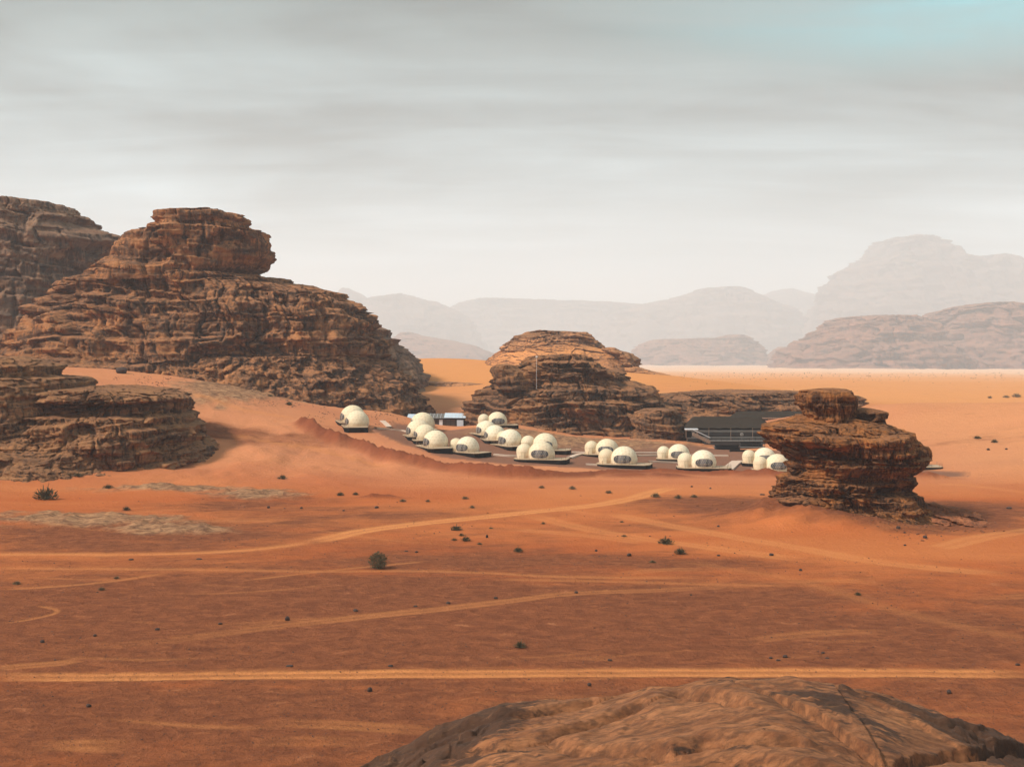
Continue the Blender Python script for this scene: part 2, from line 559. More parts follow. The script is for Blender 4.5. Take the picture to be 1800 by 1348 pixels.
# ------------------------------------------------------------------ the ground
TRACKS = [  # photo pixels, half width (m), rut spacing (m, 0 = one band), strength
    ([(-60, 1189), (300, 1187), (900, 1182), (1400, 1181), (1860, 1184)], .42, 1.0, 1.0),
    ([(-60, 974), (300, 973), (480, 962), (560, 948)], 1.3, 0, .8),
    ([(520, 957), (580, 945), (640, 932), (780, 915), (930, 900), (1040, 888), (1110, 876), (1160, 862), (1200, 855)], .9, 1.3, 1.0),
    ([(-60, 1149), (250, 1130), (500, 1098), (750, 1072), (900, 1055), (1000, 1043), (1200, 1035), (1500, 1015)], .5, .8, .42),
    ([(-60, 998), (280, 1000), (560, 1004), (700, 1003), (860, 1007), (1000, 1014), (1250, 1015)], .8, 0, .5),
    ([(0, 1036), (150, 1026), (300, 1006)], .6, 0, .5),
    ([(430, 1020), (600, 1000), (760, 985)], .5, 0, .5),
    ([(1060, 900), (1200, 928), (1400, 962), (1560, 990), (1800, 1012)], .9, 1.2, .55),
    ([(930, 905), (1060, 935), (1230, 960), (1420, 985)], .8, 1.2, .5),
    ([(900, 930), (1020, 940), (1140, 955)], .5, 1.0, .45),
    ([(1180, 985), (1400, 1020), (1600, 1080), (1860, 1135)], 1.4, 0, .22),
    ([(1640, 965), (1740, 942), (1860, 925)], .8, 1.3, .6),
    ([(0, 1096), (50, 1088), (95, 1078), (98, 1070), (60, 1063)], .35, 0, .6),
    ([(-20, 1173), (80, 1166), (150, 1158)], .35, .6, .5),
    ([(860, 1018), (1080, 1022), (1400, 1030)], .7, 0, .4),
    ([(330, 690), (430, 720), (520, 735)], 1.6, 0, .5),
    ([(400, 762), (480, 778), (560, 790), (680, 822)], 2.0, 0, .45),
    ([(1640, 850), (1720, 855), (1850, 872)], 2.2, 0, .4),
]
PATCH = [(1400, 905, 130, 14, .9), (1530, 925, 150, 12, .8),(620, 905, 260, 16, .45), (200, 962, 260, 9, .4), (1000, 985, 350, 16, .3), (1140, 925, 160, 9, .35), (760, 960, 150, 9, .3), (330, 890, 120, 9, .4),  # dark gravel with painted-in slab and cloud shade / bright sand patches: px, py, half sizes in photo px, amount
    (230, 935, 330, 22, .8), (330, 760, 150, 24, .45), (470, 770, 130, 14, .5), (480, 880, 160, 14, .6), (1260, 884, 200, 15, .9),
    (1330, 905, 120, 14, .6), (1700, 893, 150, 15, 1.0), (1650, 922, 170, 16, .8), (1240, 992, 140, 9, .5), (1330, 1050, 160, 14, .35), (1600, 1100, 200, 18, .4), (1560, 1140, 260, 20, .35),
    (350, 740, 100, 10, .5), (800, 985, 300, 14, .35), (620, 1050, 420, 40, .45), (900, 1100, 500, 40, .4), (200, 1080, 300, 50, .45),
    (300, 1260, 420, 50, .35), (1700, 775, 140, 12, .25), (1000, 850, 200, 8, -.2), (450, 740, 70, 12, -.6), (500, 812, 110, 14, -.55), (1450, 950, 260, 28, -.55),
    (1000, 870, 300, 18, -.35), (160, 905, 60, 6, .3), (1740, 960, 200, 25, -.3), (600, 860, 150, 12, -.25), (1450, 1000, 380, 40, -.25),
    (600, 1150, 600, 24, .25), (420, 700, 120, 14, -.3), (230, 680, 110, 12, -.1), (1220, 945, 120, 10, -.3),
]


_r = random.Random(77)
for _ in range(46):   # many faint single passes of wheels
    _x, _y = _r.uniform(0, 1700), _r.uniform(880, 1330)
    _a = _r.uniform(150, 420); _c = _r.uniform(-.09, .09); _k = _r.uniform(-18, 18)
    TRACKS.append(([(_x + t * _a, _y + t * _a * _c + _k * math.sin(t * 2.6)) for t in (0, .25, .5, .75, 1)], .42, 0 if _k > 0 else .8, _r.uniform(.18, .42)))


def build_ground():
    pxs = np.concatenate([[-6000, -3200, -1900, -1200, -800, -500, -300, -200], np.arange(-140, 1941, 3.3), [2000, 2100, 2300, 2600, 3000, 3700, 5000, 7800]])
    th = np.arctan((pxs - 900) / F)
    back = np.linspace(th[-1], 2 * math.pi + th[0], 14)[1:-1]
    th = np.concatenate([th, back])
    pys = np.arange(1385, 640, -1.35)
    D = np.unique(np.concatenate([H * F / (pys - YH), np.exp(np.linspace(math.log(6), math.log(26000), 120)), np.arange(262, 345, .9), np.arange(345, 480, 1.9), np.arange(480, 900, 7)]))
    keep = [D[0]]
    for d in D[1:]:
        if d - keep[-1] > max(.10, d * .0028): keep.append(d)
    D = np.array(keep)
    T, R = np.meshgrid(th, D)
    X = (R * np.sin(T)).ravel(); Y = (R * np.cos(T)).ravel()
    # in front of the eye the distance is measured along the view, so rows stay straight
    Z = base_height(X, Y) + detail_height(X, Y)
    bz, clay = berm(X, Y)
    Z = Z + bz
    # dirt heaps
    for px, py, r, h in ((870, 834, 9, 1.7), (930, 838, 8, 1.2), (665, 876, 4.2, 1.0), (1625, 842, 5.5, 1.9), (1100, 838, 6, .8), (1345, 838, 7, 1.1), (1170, 838, 6, .8)):
        x0, y0 = pix(px, py)
        g = np.exp(-((X - x0[0]) / r) ** 2 - ((Y - y0[0]) / (r * .55)) ** 2)
        k = g > .01
        g[k] *= 1 + .5 * fbm(X[k] / 2, Y[k] / 2, 0.0, 3, 31)
        Z += h * g; clay = np.maximum(clay, np.clip(g * 1.5, 0, 1) * .9)
    Z = Z + sand_banks(X, Y)
    track = np.zeros(X.shape)
    for pts, hw, gap, s in TRACKS:
        L = ground_line(pts, 5)
        A = np.array(L)
        m = (X > A[:, 0].min() - 8) & (X < A[:, 0].max() + 8) & (Y > A[:, 1].min() - 8) & (Y < A[:, 1].max() + 8)
        x, y = X[m], Y[m]
        d, sd_, al = poly_dist(x, y, L)
        d = d * sd_ + .35 * fbm(x / 9, y / 9, 0.0, 2, 41)
        if gap: v = np.exp(-((np.abs(d) - gap) / hw) ** 2) + .45 * np.exp(-(d / (gap * 1.4)) ** 4)
        else: v = np.exp(-(d / hw) ** 2)
        ln = al.max()
        v = np.clip(v, 0, 1) * s * smooth(0, (.08 if len(pts) < 5 or s > .46 else .4) * ln + 1, al) * smooth(0, (.08 if len(pts) < 5 or s > .46 else .4) * ln + 1, ln - al)
        track[m] = np.maximum(track[m], v)
        Z[m] -= .09 * v
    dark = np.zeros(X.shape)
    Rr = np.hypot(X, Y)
    dark += .62 * (1 - smooth(150, 235, Rr)) + .16 * (1 - smooth(235, 300, Rr))  # foreground shading painted into the gravel colour, darker towards the eye
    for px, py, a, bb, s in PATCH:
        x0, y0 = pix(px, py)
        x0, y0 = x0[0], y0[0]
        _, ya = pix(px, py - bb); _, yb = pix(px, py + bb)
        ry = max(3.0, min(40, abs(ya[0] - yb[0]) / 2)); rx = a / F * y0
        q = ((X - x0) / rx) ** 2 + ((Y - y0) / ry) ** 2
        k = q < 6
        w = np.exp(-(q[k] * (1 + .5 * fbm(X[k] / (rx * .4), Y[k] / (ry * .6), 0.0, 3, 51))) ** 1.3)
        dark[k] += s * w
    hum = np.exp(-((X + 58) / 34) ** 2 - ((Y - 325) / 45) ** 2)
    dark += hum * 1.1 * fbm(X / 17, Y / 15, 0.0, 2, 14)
    fleck = 1 - smooth(150, 235, Rr)
    pad = np.zeros(X.shape)
    def pip(poly):
        x0, y0 = pix([p[0] for p in poly], [p[1] for p in poly])
        P = list(zip(x0, y0)); ins = np.zeros(X.shape, bool)
        for (ax, ay), (bx, by) in zip(P, P[1:] + P[:1]):
            c = ((ay > Y) != (by > Y)) & (X < (bx - ax) * (Y - ay) / (by - ay + 1e-9) + ax)
            ins ^= c
        d, _, _ = poly_dist(X, Y, P + [P[0]])
        d = d + 1.2 * fbm(X / 6, Y / 6, 0.0, 2, 61)
        return np.where(ins, smooth(-2, 2.5, d), smooth(0, 1, -d))
    k = (Y > 240) & (Y < 520) & (np.abs(X) < 170)
    Xf, Yf = X, Y
    X, Y = Xf[k], Yf[k]
    pad[k] = np.maximum(pip([(650, 755), (760, 800), (880, 815), (1000, 822), (1150, 828), (1400, 832), (1640, 835), (1640, 826), (1400, 815), (1400, 790), (1200, 780), (1000, 775), (900, 760), (830, 752), (740, 748), (690, 742)]) * .8,
                        pip([(1590, 838), (1700, 838), (1705, 829), (1600, 824)]) * .8)
    X, Y = Xf, Yf
    pad *= (1 - clay)
    stone = np.zeros(X.shape)
    for px, py, a, bb in ((150, 912, 190, 13), (300, 930, 110, 10), (450, 868, 90, 10), (540, 708, 120, 12), (400, 684, 90, 8), (1000, 772, 200, 7), (300, 857, 140, 6), (1460, 905, 110, 8)):
        x0, y0 = pix(px, py); _, ya = pix(px, py - bb); _, yb = pix(px, py + bb)
        ry = max(2.5, abs(ya[0] - yb[0]) / 2); rx = a / F * y0[0]
        q = ((X - x0[0]) / rx) ** 2 + ((Y - y0[0]) / ry) ** 2
        k = q < 4
        w = smooth(.25, .75, np.exp(-q[k]) * 1.1 + .35 * fbm(X[k] / 3.5, Y[k] / 3.5, 0.0, 4, 71))
        stone[k] = np.maximum(stone[k], w)
        Z[k] += w * (.35 + .3 * vnoise(X[k] / 1.8, Y[k] / 2.6, 0.0, 72) + .15 * vnoise(X[k] / .7, Y[k] / .9, 0.0, 73))
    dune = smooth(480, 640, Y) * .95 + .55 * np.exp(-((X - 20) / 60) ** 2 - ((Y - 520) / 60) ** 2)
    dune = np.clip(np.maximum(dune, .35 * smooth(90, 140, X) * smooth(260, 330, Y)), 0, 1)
    nr, nc = len(D), len(th)
    I = np.arange(nr * nc).reshape(nr, nc)
    Q = np.stack([I[:-1], np.roll(I, -1, 1)[:-1], np.roll(I, -1, 1)[1:], I[1:]], -1).reshape(-1, 4)
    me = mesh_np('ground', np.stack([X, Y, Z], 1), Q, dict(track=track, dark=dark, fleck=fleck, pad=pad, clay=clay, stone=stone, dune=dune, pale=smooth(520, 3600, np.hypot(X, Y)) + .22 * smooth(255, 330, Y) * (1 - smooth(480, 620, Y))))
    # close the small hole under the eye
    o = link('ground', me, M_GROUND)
    tag(o, kind='structure')
    print('ground', nr, nc)


build_ground()

# ------------------------------------------------------------------ layered sandstone
def strata(zw, s, t, h, L, seed, over=.5):
    q = zw / h + .45 * vnoise(zw / h * .31, s / (5 * L), 3.1, seed)
    k = np.floor(q); f = q - k
    v0 = vnoise(s / L, t / L, k * 13.7 + .5, seed + 1)
    v1 = vnoise(s / L, t / L, (k + 1) * 13.7 + .5, seed + 1)
    w = smooth(.86, 1.0, f)
    o = over * (f - .5) * (1 - w) + over * (-.5) * w
    return v0 * (1 - w) + v1 * w + o


FAR = 1.55


def loft(rows, Dref, cols, ds, fs=1.0, amp=1.0, seed=1, n=2.5, front=.8, bed=(6.5, 2.2, .8), tilt=0.0, flute=.6, crown=.5, zrough=.5, edge=.6, ledges=(), rubble=0.0):
    edge = edge * .62
    R = np.array(rows, float)
    if Dref > 2500:
        k_ = FAR if Dref < 6000 else 1.42
        Dref = Dref * k_; R[:, 3:] *= k_; ds *= k_; fs *= k_
    z = H - (R[:, 0] - YH) * Dref / F
    xl = (R[:, 1] - 900) * Dref / F; xr = (R[:, 2] - 900) * Dref / F
    df, db = R[:, 3], R[:, 4]
    o = np.argsort(z, kind='stable')
    if z[0] > z[-1]: o = np.arange(len(z))[::-1]
    z, xl, xr, df, db = z[o], xl[o], xr[o], df[o], db[o]
    step = np.sqrt(np.diff(z) ** 2 + (np.maximum(np.abs(np.diff(xl)), np.abs(np.diff(xr))) * .6) ** 2 + np.diff(df) ** 2 * .7)
    S = np.concatenate([[0], np.cumsum(step)])
    nz = max(8, int(S[-1] / ds))
    q = np.linspace(0, S[-1], nz)
    z, xl, xr, df, db = (np.interp(q, S, v) for v in (z, xl, xr, df, db))
    # cap
    nc = 10
    k = np.linspace(1, 0, nc + 1)[1:]
    cx, cy = (xl[-1] + xr[-1]) / 2, (df[-1] + db[-1]) / 2
    z = np.concatenate([z, z[-1] + crown * fs * (1 - k ** 2)])
    xl = np.concatenate([xl, cx + (xl[-1] - cx) * k]); xr = np.concatenate([xr, cx + (xr[-1] - cx) * k])
    df = np.concatenate([df, cy + (df[-1] - cy) * k]); db = np.concatenate([db, cy + (db[-1] - cy) * k])
    for pa, pb, dd in ledges:
        za, zb = H - (pb - YH) * Dref / F, H - (pa - YH) * Dref / F
        w_ = (zb - za) * .2
        df = df + dd * smooth(za - w_ * .2, za + w_, z) * (1 - smooth(zb - w_ * .3, zb, z))
    a = (xr - xl) / 2; b = (db - df) / 2
    cx = (xr + xl) / 2; cy = (db + df) / 2
    am, bm_ = np.median(a), np.median(b)
    tt = np.linspace(0, 2 * math.pi, 6000)
    sg = lambda v: np.sign(v) * np.abs(v) ** (2 / n)
    ux, uy = sg(np.cos(tt)), sg(np.sin(tt))
    seg = np.hypot(np.diff(ux) * am, np.diff(uy) * bm_) * np.where(uy[1:] < .15, 1, 1 - front)
    cs = np.concatenate([[0], np.cumsum(seg)])
    ti = np.interp(np.linspace(0, cs[-1], cols + 1)[:-1], cs, tt)
    ux, uy = sg(np.cos(ti)), sg(np.sin(ti))
    X = cx[:, None] + a[:, None] * ux; Y = cy[:, None] + b[:, None] * uy
    Zg = np.repeat(z[:, None], cols, 1)
    nx = np.cos(ti) / am; ny = np.sin(ti) / bm_
    L = np.hypot(nx, ny); nx /= L; ny /= L
    nx = np.broadcast_to(nx, X.shape); ny = np.broadcast_to(ny, X.shape)
    x, y, zz = X.ravel(), Y.ravel(), Zg.ravel()
    wx = 2.5 * fs * fbm(x / (9 * fs), y / (9 * fs), zz / (9 * fs), 2, seed + 50)
    zw = zz + tilt * x + 2.2 * fs * fbm(x / (26 * fs), y / (26 * fs), zz / (40 * fs), 2, seed + 5) + .25 * wx
    s_ = x + wx
    t_ = y + wx * .6
    h1, h2, h3 = (v * fs for v in bed)
    mass = smooth(-.15, .35, fbm(x / (17 * fs), y / (17 * fs), zz / (11 * fs), 2, seed + 60))
    ctr = 1.35 - .95 * mass
    alc = -3.4 * fs * smooth(.22, .5, vnoise(s_ / (11 * fs), t_ / (11 * fs), zw / (6 * fs), seed + 61)) * (1 - .3 * mass)
    cn = vnoise(s_ / (13 * fs), t_ / (13 * fs), zw / (70 * fs), seed + 90)
    clf = -3.2 * fs * np.exp(-(cn / .05) ** 2) * smooth(-.2, .3, vnoise(s_ / (25 * fs), t_ / (25 * fs), zw / (18 * fs), seed + 91))
    d = clf + 5.0 * fs * fbm(x / (22 * fs), y / (22 * fs), zz / (30 * fs), 3, seed)
    d1 = 2.3 * fs * strata(zw, s_, t_, h1, 15 * fs, seed + 10, .8)
    d2 = 1.15 * fs * strata(zw, s_, t_, h2 * 1.3, 8 * fs, seed + 20, .9)
    d3 = .42 * fs * strata(zw, s_, t_, h3, 3 * fs, seed + 30, .8)
    def blocks(hh, ww, sd, cw, warp):
        kb = np.floor(zw / hh + warp * vnoise(s_ / (2.5 * ww), t_ / (2.5 * ww), 0.5, sd))
        bw = ww * (.6 + .8 * h01(kb, 3, sd))
        sb = (s_ * .9 + t_ * .6) / bw + 17 * h01(kb, 1, sd) + .22 * vnoise(zw / hh * 2, s_ / ww, 0.5, sd + 1)
        jb = np.floor(sb); g = sb - jb
        ed = np.minimum(g, 1 - g) * bw
        return h01(kb * 7 + 1, jb, sd + 2) - .5, -np.exp(-(ed / cw) ** 2) * (h01(kb, 9, sd) > .3)
    BLK, CR = blocks(h1, 12 * fs, seed + 300, .5 * fs, .5)
    blk, crack = blocks(h2 * 1.6, 5 * fs, seed + 310, .28 * fs, .3)
    bl3, cr3 = blocks(1.25 * fs, 2.1 * fs, seed + 320, .2 * fs, .4)
    fl = np.abs(vnoise(s_ / (1.9 * fs), t_ / (1.9 * fs), zw / (14 * fs), seed + 9))
    flw = smooth(-.1, .4, vnoise(zw / (7 * fs), s_ / (30 * fs), 0.5, seed + 14))
    fn = .55 * fs * fbm(x / (2.2 * fs), y / (2.2 * fs), zz / (1.5 * fs), 4, seed + 15, .6)
    e = 1 - edge * np.abs(nx.ravel()) ** 3
    st_ = 1 - rubble
    tot = amp * (e * (d + st_ * d1 * 1.1 + alc) + (.45 + .55 * e) * (3.9 * fs * BLK * st_ + 2.3 * fs * CR * st_)
                 + (.7 + .3 * e) * (st_ * d2 * ctr + 2.6 * fs * blk * ctr) + .45 * d3 * ctr * st_ + 1.0 * fs * bl3 * (1.5 - mass) + 1.3 * fs * crack + .4 * fs * cr3
                 + flute * fs * 1.9 * (fl - .4) * flw * st_ + fn * (1 + 1.6 * rubble))
    lim = np.minimum(a, b)
    lim = np.clip(lim / (5 * fs * amp + 1e-6), 0, 1)
    tot = tot * np.repeat(lim, cols)
    x = x + nx.ravel() * tot; y = y + ny.ravel() * tot
    zo = zz + zrough * amp * fs * (fbm(x / (3 * fs), y / (3 * fs), zz / (3 * fs), 4, seed + 16, .55) + .5 * blk) * np.repeat(np.clip(lim + .3, 0, 1), cols)
    nr = len(z)
    I = np.arange(nr * cols).reshape(nr, cols)
    Q = np.stack([I[:-1], np.roll(I, -1, 1)[:-1], np.roll(I, -1, 1)[1:], I[1:]], -1).reshape(-1, 4)
    tone = np.clip(.5 + .9 * blk * .8 + .3 * vnoise(zw / h3, s_ / (20 * fs), 0.5, seed + 40), 0, 1)
    return np.stack([x, y, zo], 1), Q, tone


def rock(name, lofts, mat, label, cat, group=None):
    Vs, Qs, Ts = [], [], []
    off = 0
    for kw in lofts:
        V, Q, T = loft(**kw)
        Vs.append(V); Qs.append(Q + off); Ts.append(T); off += len(V)
    V = np.vstack(Vs); Q = np.vstack(Qs); T = np.concatenate(Ts)
    o0 = np.array([V[:, 0].mean(), V[:, 1].mean(), V[:, 2].min()])
    me = mesh_np(name, V - o0, Q, dict(tone=T))
    o = link(name, me, mat, loc=tuple(o0))
    tag(o, label, cat, group)
    return o


def exp_rows(tab, f0, f1, b0, b1, y0, y1, p=1.0):
    """rows (py, left, right) given front/back distances interpolated from the top row to the base row"""
    out = []
    for py, l, r in tab:
        t = min(1, max(0, (py - y0) / (y1 - y0))) ** p
        out.append((py, l, r, f0 + (f1 - f0) * t, b0 + (b1 - b0) * t))
    return out


# the big cliff on the left
cliff_main = exp_rows([(478, 130, 440), (484, 100, 473), (492, 75, 476), (498, 60, 522), (512, 45, 585), (520, 40, 590), (535, 30, 617), (540, 20, 622), (556, 10, 645),
                       (573, 0, 650), (580, -10, 645), (600, -20, 664), (624, -40, 672), (632, -45, 660), (640, -60, 690), (655, -70, 700), (668, -80, 716), (690, -90, 712), (715, -100, 722), (745, -110, 735), (775, -110, 745)],
                      462, 418, 545, 560, 478, 745, .9)
cliff_top = exp_rows([(369, 335, 398), (373, 262, 417), (384, 264, 420), (390, 270, 410), (397, 256, 419), (402, 252, 425), (404, 205, 452), (412, 198, 456), (430, 190, 465), (452, 186, 464),
                      (470, 165, 446), (480, 130, 430), (495, 115, 440)], 470, 460, 520, 530, 369, 495)
rock('sandstone_cliff', [
    dict(rows=cliff_main, Dref=470, cols=760, ds=.42, fs=1.25, amp=.95, seed=3, bed=(7, 2.4, .9)),
    dict(rows=exp_rows([(628, -60, 640), (650, -80, 690), (680, -100, 728), (705, -120, 742), (735, -120, 752), (775, -120, 760)], 436, 404, 520, 540, 628, 760), Dref=455, cols=520, ds=.45, fs=.6, amp=1.5, seed=5, bed=(6, 2.4, .9), n=2.2, rubble=.8, zrough=1.2),
    dict(rows=cliff_top, Dref=480, cols=330, ds=.42, fs=1.1, amp=.7, seed=8, bed=(6, 2.2, .8), edge=.85),
], M_CLIFF, 'tall brown sandstone cliff with a flat block on top, rising left of the camp', 'cliff')
rock('sandstone_cliff', [dict(rows=exp_rows([(347, -60, 48), (352, -100, 74), (358, -110, 84), (372, -150, 95), (373, -160, 117), (380, -170, 133), (388, -180, 120), (398, -190, 148), (410, -200, 182), (420, -200, 187), (430, -200, 176),
                                             (445, -200, 165), (480, -220, 160), (640, -260, 170)], 570, 530, 640, 660, 347, 640), Dref=575, cols=360, ds=.6, fs=1.35, amp=.7, seed=21, tilt=.12, edge=.8)],
     M_BACK, 'greyer layered cliff at the left edge, behind the flat-topped one', 'cliff')
rock('sandstone_cliff', [dict(rows=exp_rows([(572, 560, 655), (580, 560, 674), (594, 560, 670), (596, 560, 690), (603, 560, 686), (620, 560, 706), (640, 560, 727), (655, 560, 735), (664, 560, 748), (682, 560, 746), (685, 560, 752), (700, 560, 764), (712, 560, 768), (730, 560, 770)],
                                            560, 530, 640, 650, 572, 720), Dref=575, cols=240, ds=.5, fs=1.2, amp=.55, seed=31, edge=.85)],
     M_BACK, 'stepped cliff shoulder showing behind the right end of the tall flat-topped cliff', 'cliff')
# near outcrop on the left
rock('rock_outcrop', [
    dict(rows=exp_rows([(684, 90, 214), (690, 60, 262), (697, 40, 300), (703, 20, 311), (716, 0, 309), (728, -20, 304), (733, -40, 318), (746, -60, 322), (750, -80, 338), (762, -90, 344), (770, -100, 348), (778, -110, 342), (790, -120, 356), (800, -130, 364),
                        (830, -150, 368), (846, -160, 366), (852, -160, 380), (866, -170, 400), (885, -170, 415)], 303, 279, 350, 350, 684, 880), Dref=314, cols=620, ds=.24, fs=.72, amp=.85, seed=41, ledges=((706, 730, 5),), bed=(6, 2.0, .75), tilt=-.06, edge=.75),
    dict(rows=exp_rows([(733, -250, 20), (738, -260, 110), (750, -260, 170), (768, -260, 225), (790, -260, 262), (820, -260, 280), (845, -270, 296), (870, -280, 305)], 300, 266, 350, 350, 733, 870), Dref=306, cols=420, ds=.26, fs=.6, amp=.75, seed=43, n=2.1, bed=(6, 2.4, 1.1), rubble=.55),
    dict(rows=exp_rows([(628, -250, 10), (634, -250, 40), (644, -260, 72), (662, -260, 74), (665, -260, 112), (673, -260, 126), (690, -260, 127), (760, -280, 140)], 305, 285, 350, 355, 628, 760), Dref=315, cols=260, ds=.28, fs=.7, amp=.7, seed=47, edge=.8),
], M_NEAR, 'dark brown rock outcrop with an overhanging slab, nearest on the left side', 'rock outcrop')
# central outcrop behind the camp
rock('rock_outcrop', [
    dict(rows=exp_rows([(625, 985, 1020), (629, 945, 1040), (637, 930, 1048), (646, 915, 1058), (655, 900, 1096), (660, 880, 1110), (672, 870, 1115), (684, 860, 1150), (690, 845, 1160), (700, 828, 1170), (712, 820, 1185), (722, 816, 1204), (745, 810, 1210), (770, 805, 1212), (785, 805, 1212)],
                       434, 411, 480, 500, 625, 785), Dref=430, cols=560, ds=.32, fs=.85, amp=1.1, seed=53, edge=.35, bed=(5, 1.9, .7)),
    dict(rows=exp_rows([(642, 870, 902), (647, 864, 905), (655, 863, 925), (664, 868, 930), (672, 862, 930), (684, 872, 930)], 428, 424, 450, 455, 642, 684), Dref=432, cols=140, ds=.3, fs=.8, amp=.5, seed=57, edge=.8),
    dict(rows=exp_rows([(722, 1140, 1200), (728, 1120, 1206), (742, 1118, 1207), (760, 1125, 1205), (775, 1110, 1210), (785, 1110, 1210)], 404, 400, 425, 430, 722, 785), Dref=405, cols=180, ds=.26, fs=.7, amp=.5, seed=59, edge=.8, flute=1.2),
], M_MID, 'broad dark rock outcrop directly behind the middle of the dome camp', 'rock outcrop')
rock('rock_ridge', [dict(rows=exp_rows([(691, 1260, 1400), (694, 1195, 1490), (698, 1160, 1530), (704, 1140, 1549), (712, 1130, 1545), (722, 1120, 1520), (745, 1110, 1500), (775, 1110, 1490)], 478, 452, 520, 530, 691, 775), Dref=480, cols=420, ds=.4, fs=.75, amp=.9, seed=61, edge=.8)],
     M_MID, 'long low brown rock ridge behind the black tents', 'rock ridge')
hill = rock('rock_hill', [dict(rows=exp_rows([(581, 935, 965), (584, 920, 1032), (592, 904, 1045), (602, 893, 1054), (611, 884, 1066), (618, 882, 1078), (640, 880, 1080)], 705, 684, 750, 770, 581, 640), Dref=710, cols=380, ds=.5, fs=1.1, amp=.75, seed=71, edge=.75),
                    dict(rows=exp_rows([(612, 1066, 1082), (616, 1062, 1088), (622, 1070, 1108), (630, 1080, 1120), (645, 1090, 1124), (650, 1080, 1140), (657, 1070, 1168), (661, 1060, 1182), (675, 1060, 1190)], 690, 668, 720, 740, 612, 675), Dref=700, cols=220, ds=.5, fs=.9, amp=.7, seed=75, edge=.8)],
     M_MOUND, 'sand-dusted rocky hill with a flat brown top, beyond the central outcrop', 'rocky hill')
_ap = rock('sand_apron', [dict(rows=exp_rows([(603, 920, 1040), (612, 888, 1070), (622, 868, 1096), (632, 856, 1112), (645, 846, 1122), (665, 830, 1136), (690, 820, 1140)], 696, 630, 760, 790, 603, 690), Dref=708, cols=360, ds=.6, fs=1.2, amp=.5, seed=73, edge=.75, rubble=.6, n=2.1)], M_APRON, None, None)
_ap.parent = hill; _ap.matrix_parent_inverse = Matrix.Translation(hill.location).inverted()
rock('rock_strip', [dict(rows=exp_rows([(672, 745, 800), (675, 735, 850), (682, 725, 862), (692, 720, 866)], 590, 575, 605, 610, 672, 692), Dref=595, cols=160, ds=.4, fs=.6, amp=.6, seed=77)],
     M_MOUND, 'thin strip of low rock lying in the orange sand left of the central outcrop', 'low rock')
# the mushroom rock
rock('mushroom_rock', [
    dict(rows=[(757, 1352, 1580, 221, 243), (761, 1352, 1600, 220, 245), (770, 1356, 1601, 219, 246), (780, 1364, 1612, 219, 246), (790, 1370, 1622, 219, 247), (803, 1384, 1627, 219, 247), (815, 1388, 1618, 219.5, 246), (822, 1392, 1612, 220, 245), (832, 1386, 1602, 220.5, 244),
               (845, 1380, 1592, 221, 243), (856, 1374, 1582, 221.5, 243), (860, 1370, 1592, 220, 243), (866, 1366, 1599, 219.5, 243), (873, 1352, 1603, 219, 243), (882, 1356, 1606, 218.5, 243), (893, 1378, 1614, 217.5, 243), (906, 1410, 1640, 216, 243), (925, 1450, 1680, 213, 243)],
         Dref=232, cols=560, ds=.14, fs=.42, amp=.95, seed=83, n=2.3, edge=.7, bed=(6.5, 2.4, .9), flute=1.3, ledges=((833, 841, 1.6), (857, 864, 1.2), (796, 802, .8))),
    dict(rows=[(732, 1405, 1545, 229, 242), (738, 1385, 1560, 226.5, 242), (743, 1362, 1561, 224.5, 243), (747, 1348, 1563, 223, 243), (750, 1350, 1572, 222, 243), (758, 1352, 1586, 221, 243), (770, 1358, 1590, 222, 243)],
         Dref=232, cols=460, ds=.14, fs=.42, amp=.7, seed=85, n=2.3, edge=.8),
    dict(rows=[(719, 1478, 1538, 229, 240), (724, 1470, 1560, 227.5, 241), (729, 1465, 1563, 227, 241), (740, 1460, 1558, 227.5, 241), (752, 1450, 1552, 226, 241)],
         Dref=232, cols=320, ds=.14, fs=.4, amp=.6, seed=87, n=2.3, edge=.8),
    dict(rows=[(684, 1432, 1488, 228, 236), (687, 1411, 1496, 226.5, 237), (696, 1404, 1498, 226, 238), (705, 1404, 1497, 226, 238), (716, 1411, 1495, 226.3, 237), (730, 1416, 1495, 226.8, 237), (742, 1420, 1496, 226.5, 237), (752, 1405, 1500, 224, 237)],
         Dref=232, cols=260, ds=.13, fs=.36, amp=.6, seed=89, n=2.8, edge=.8, flute=3.2, bed=(12, 5, .9)),
], M_MUSH, 'free-standing orange-brown mushroom rock with a narrow block on top, right of the camp', 'rock formation')
rock('low_rock', [dict(rows=[(897, 1600, 1680, 226, 236), (902, 1590, 1712, 222, 238), (912, 1580, 1735, 219, 240), (925, 1570, 1750, 216, 241), (935, 1560, 1760, 214, 242)], Dref=228, cols=220, ds=.16, fs=.32, amp=1.2, seed=93, rubble=.8, zrough=1.0, crown=3)],
     M_LOW, 'low dark red rock at the right foot of the mushroom rock', 'low rock')

# far hazy hills
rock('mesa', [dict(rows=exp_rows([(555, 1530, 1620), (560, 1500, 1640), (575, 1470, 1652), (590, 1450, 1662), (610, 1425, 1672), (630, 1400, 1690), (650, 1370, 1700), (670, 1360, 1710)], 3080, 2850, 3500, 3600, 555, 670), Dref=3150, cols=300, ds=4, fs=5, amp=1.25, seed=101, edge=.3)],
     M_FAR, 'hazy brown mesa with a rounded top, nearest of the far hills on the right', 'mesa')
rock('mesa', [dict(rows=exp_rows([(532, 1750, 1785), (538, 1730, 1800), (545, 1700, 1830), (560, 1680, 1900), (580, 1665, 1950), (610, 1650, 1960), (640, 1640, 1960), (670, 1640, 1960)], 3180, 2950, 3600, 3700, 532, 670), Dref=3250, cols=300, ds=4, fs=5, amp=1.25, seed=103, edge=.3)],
     M_FAR, 'hazy brown mesa cut by the right edge, with a small knob on its crest', 'mesa')
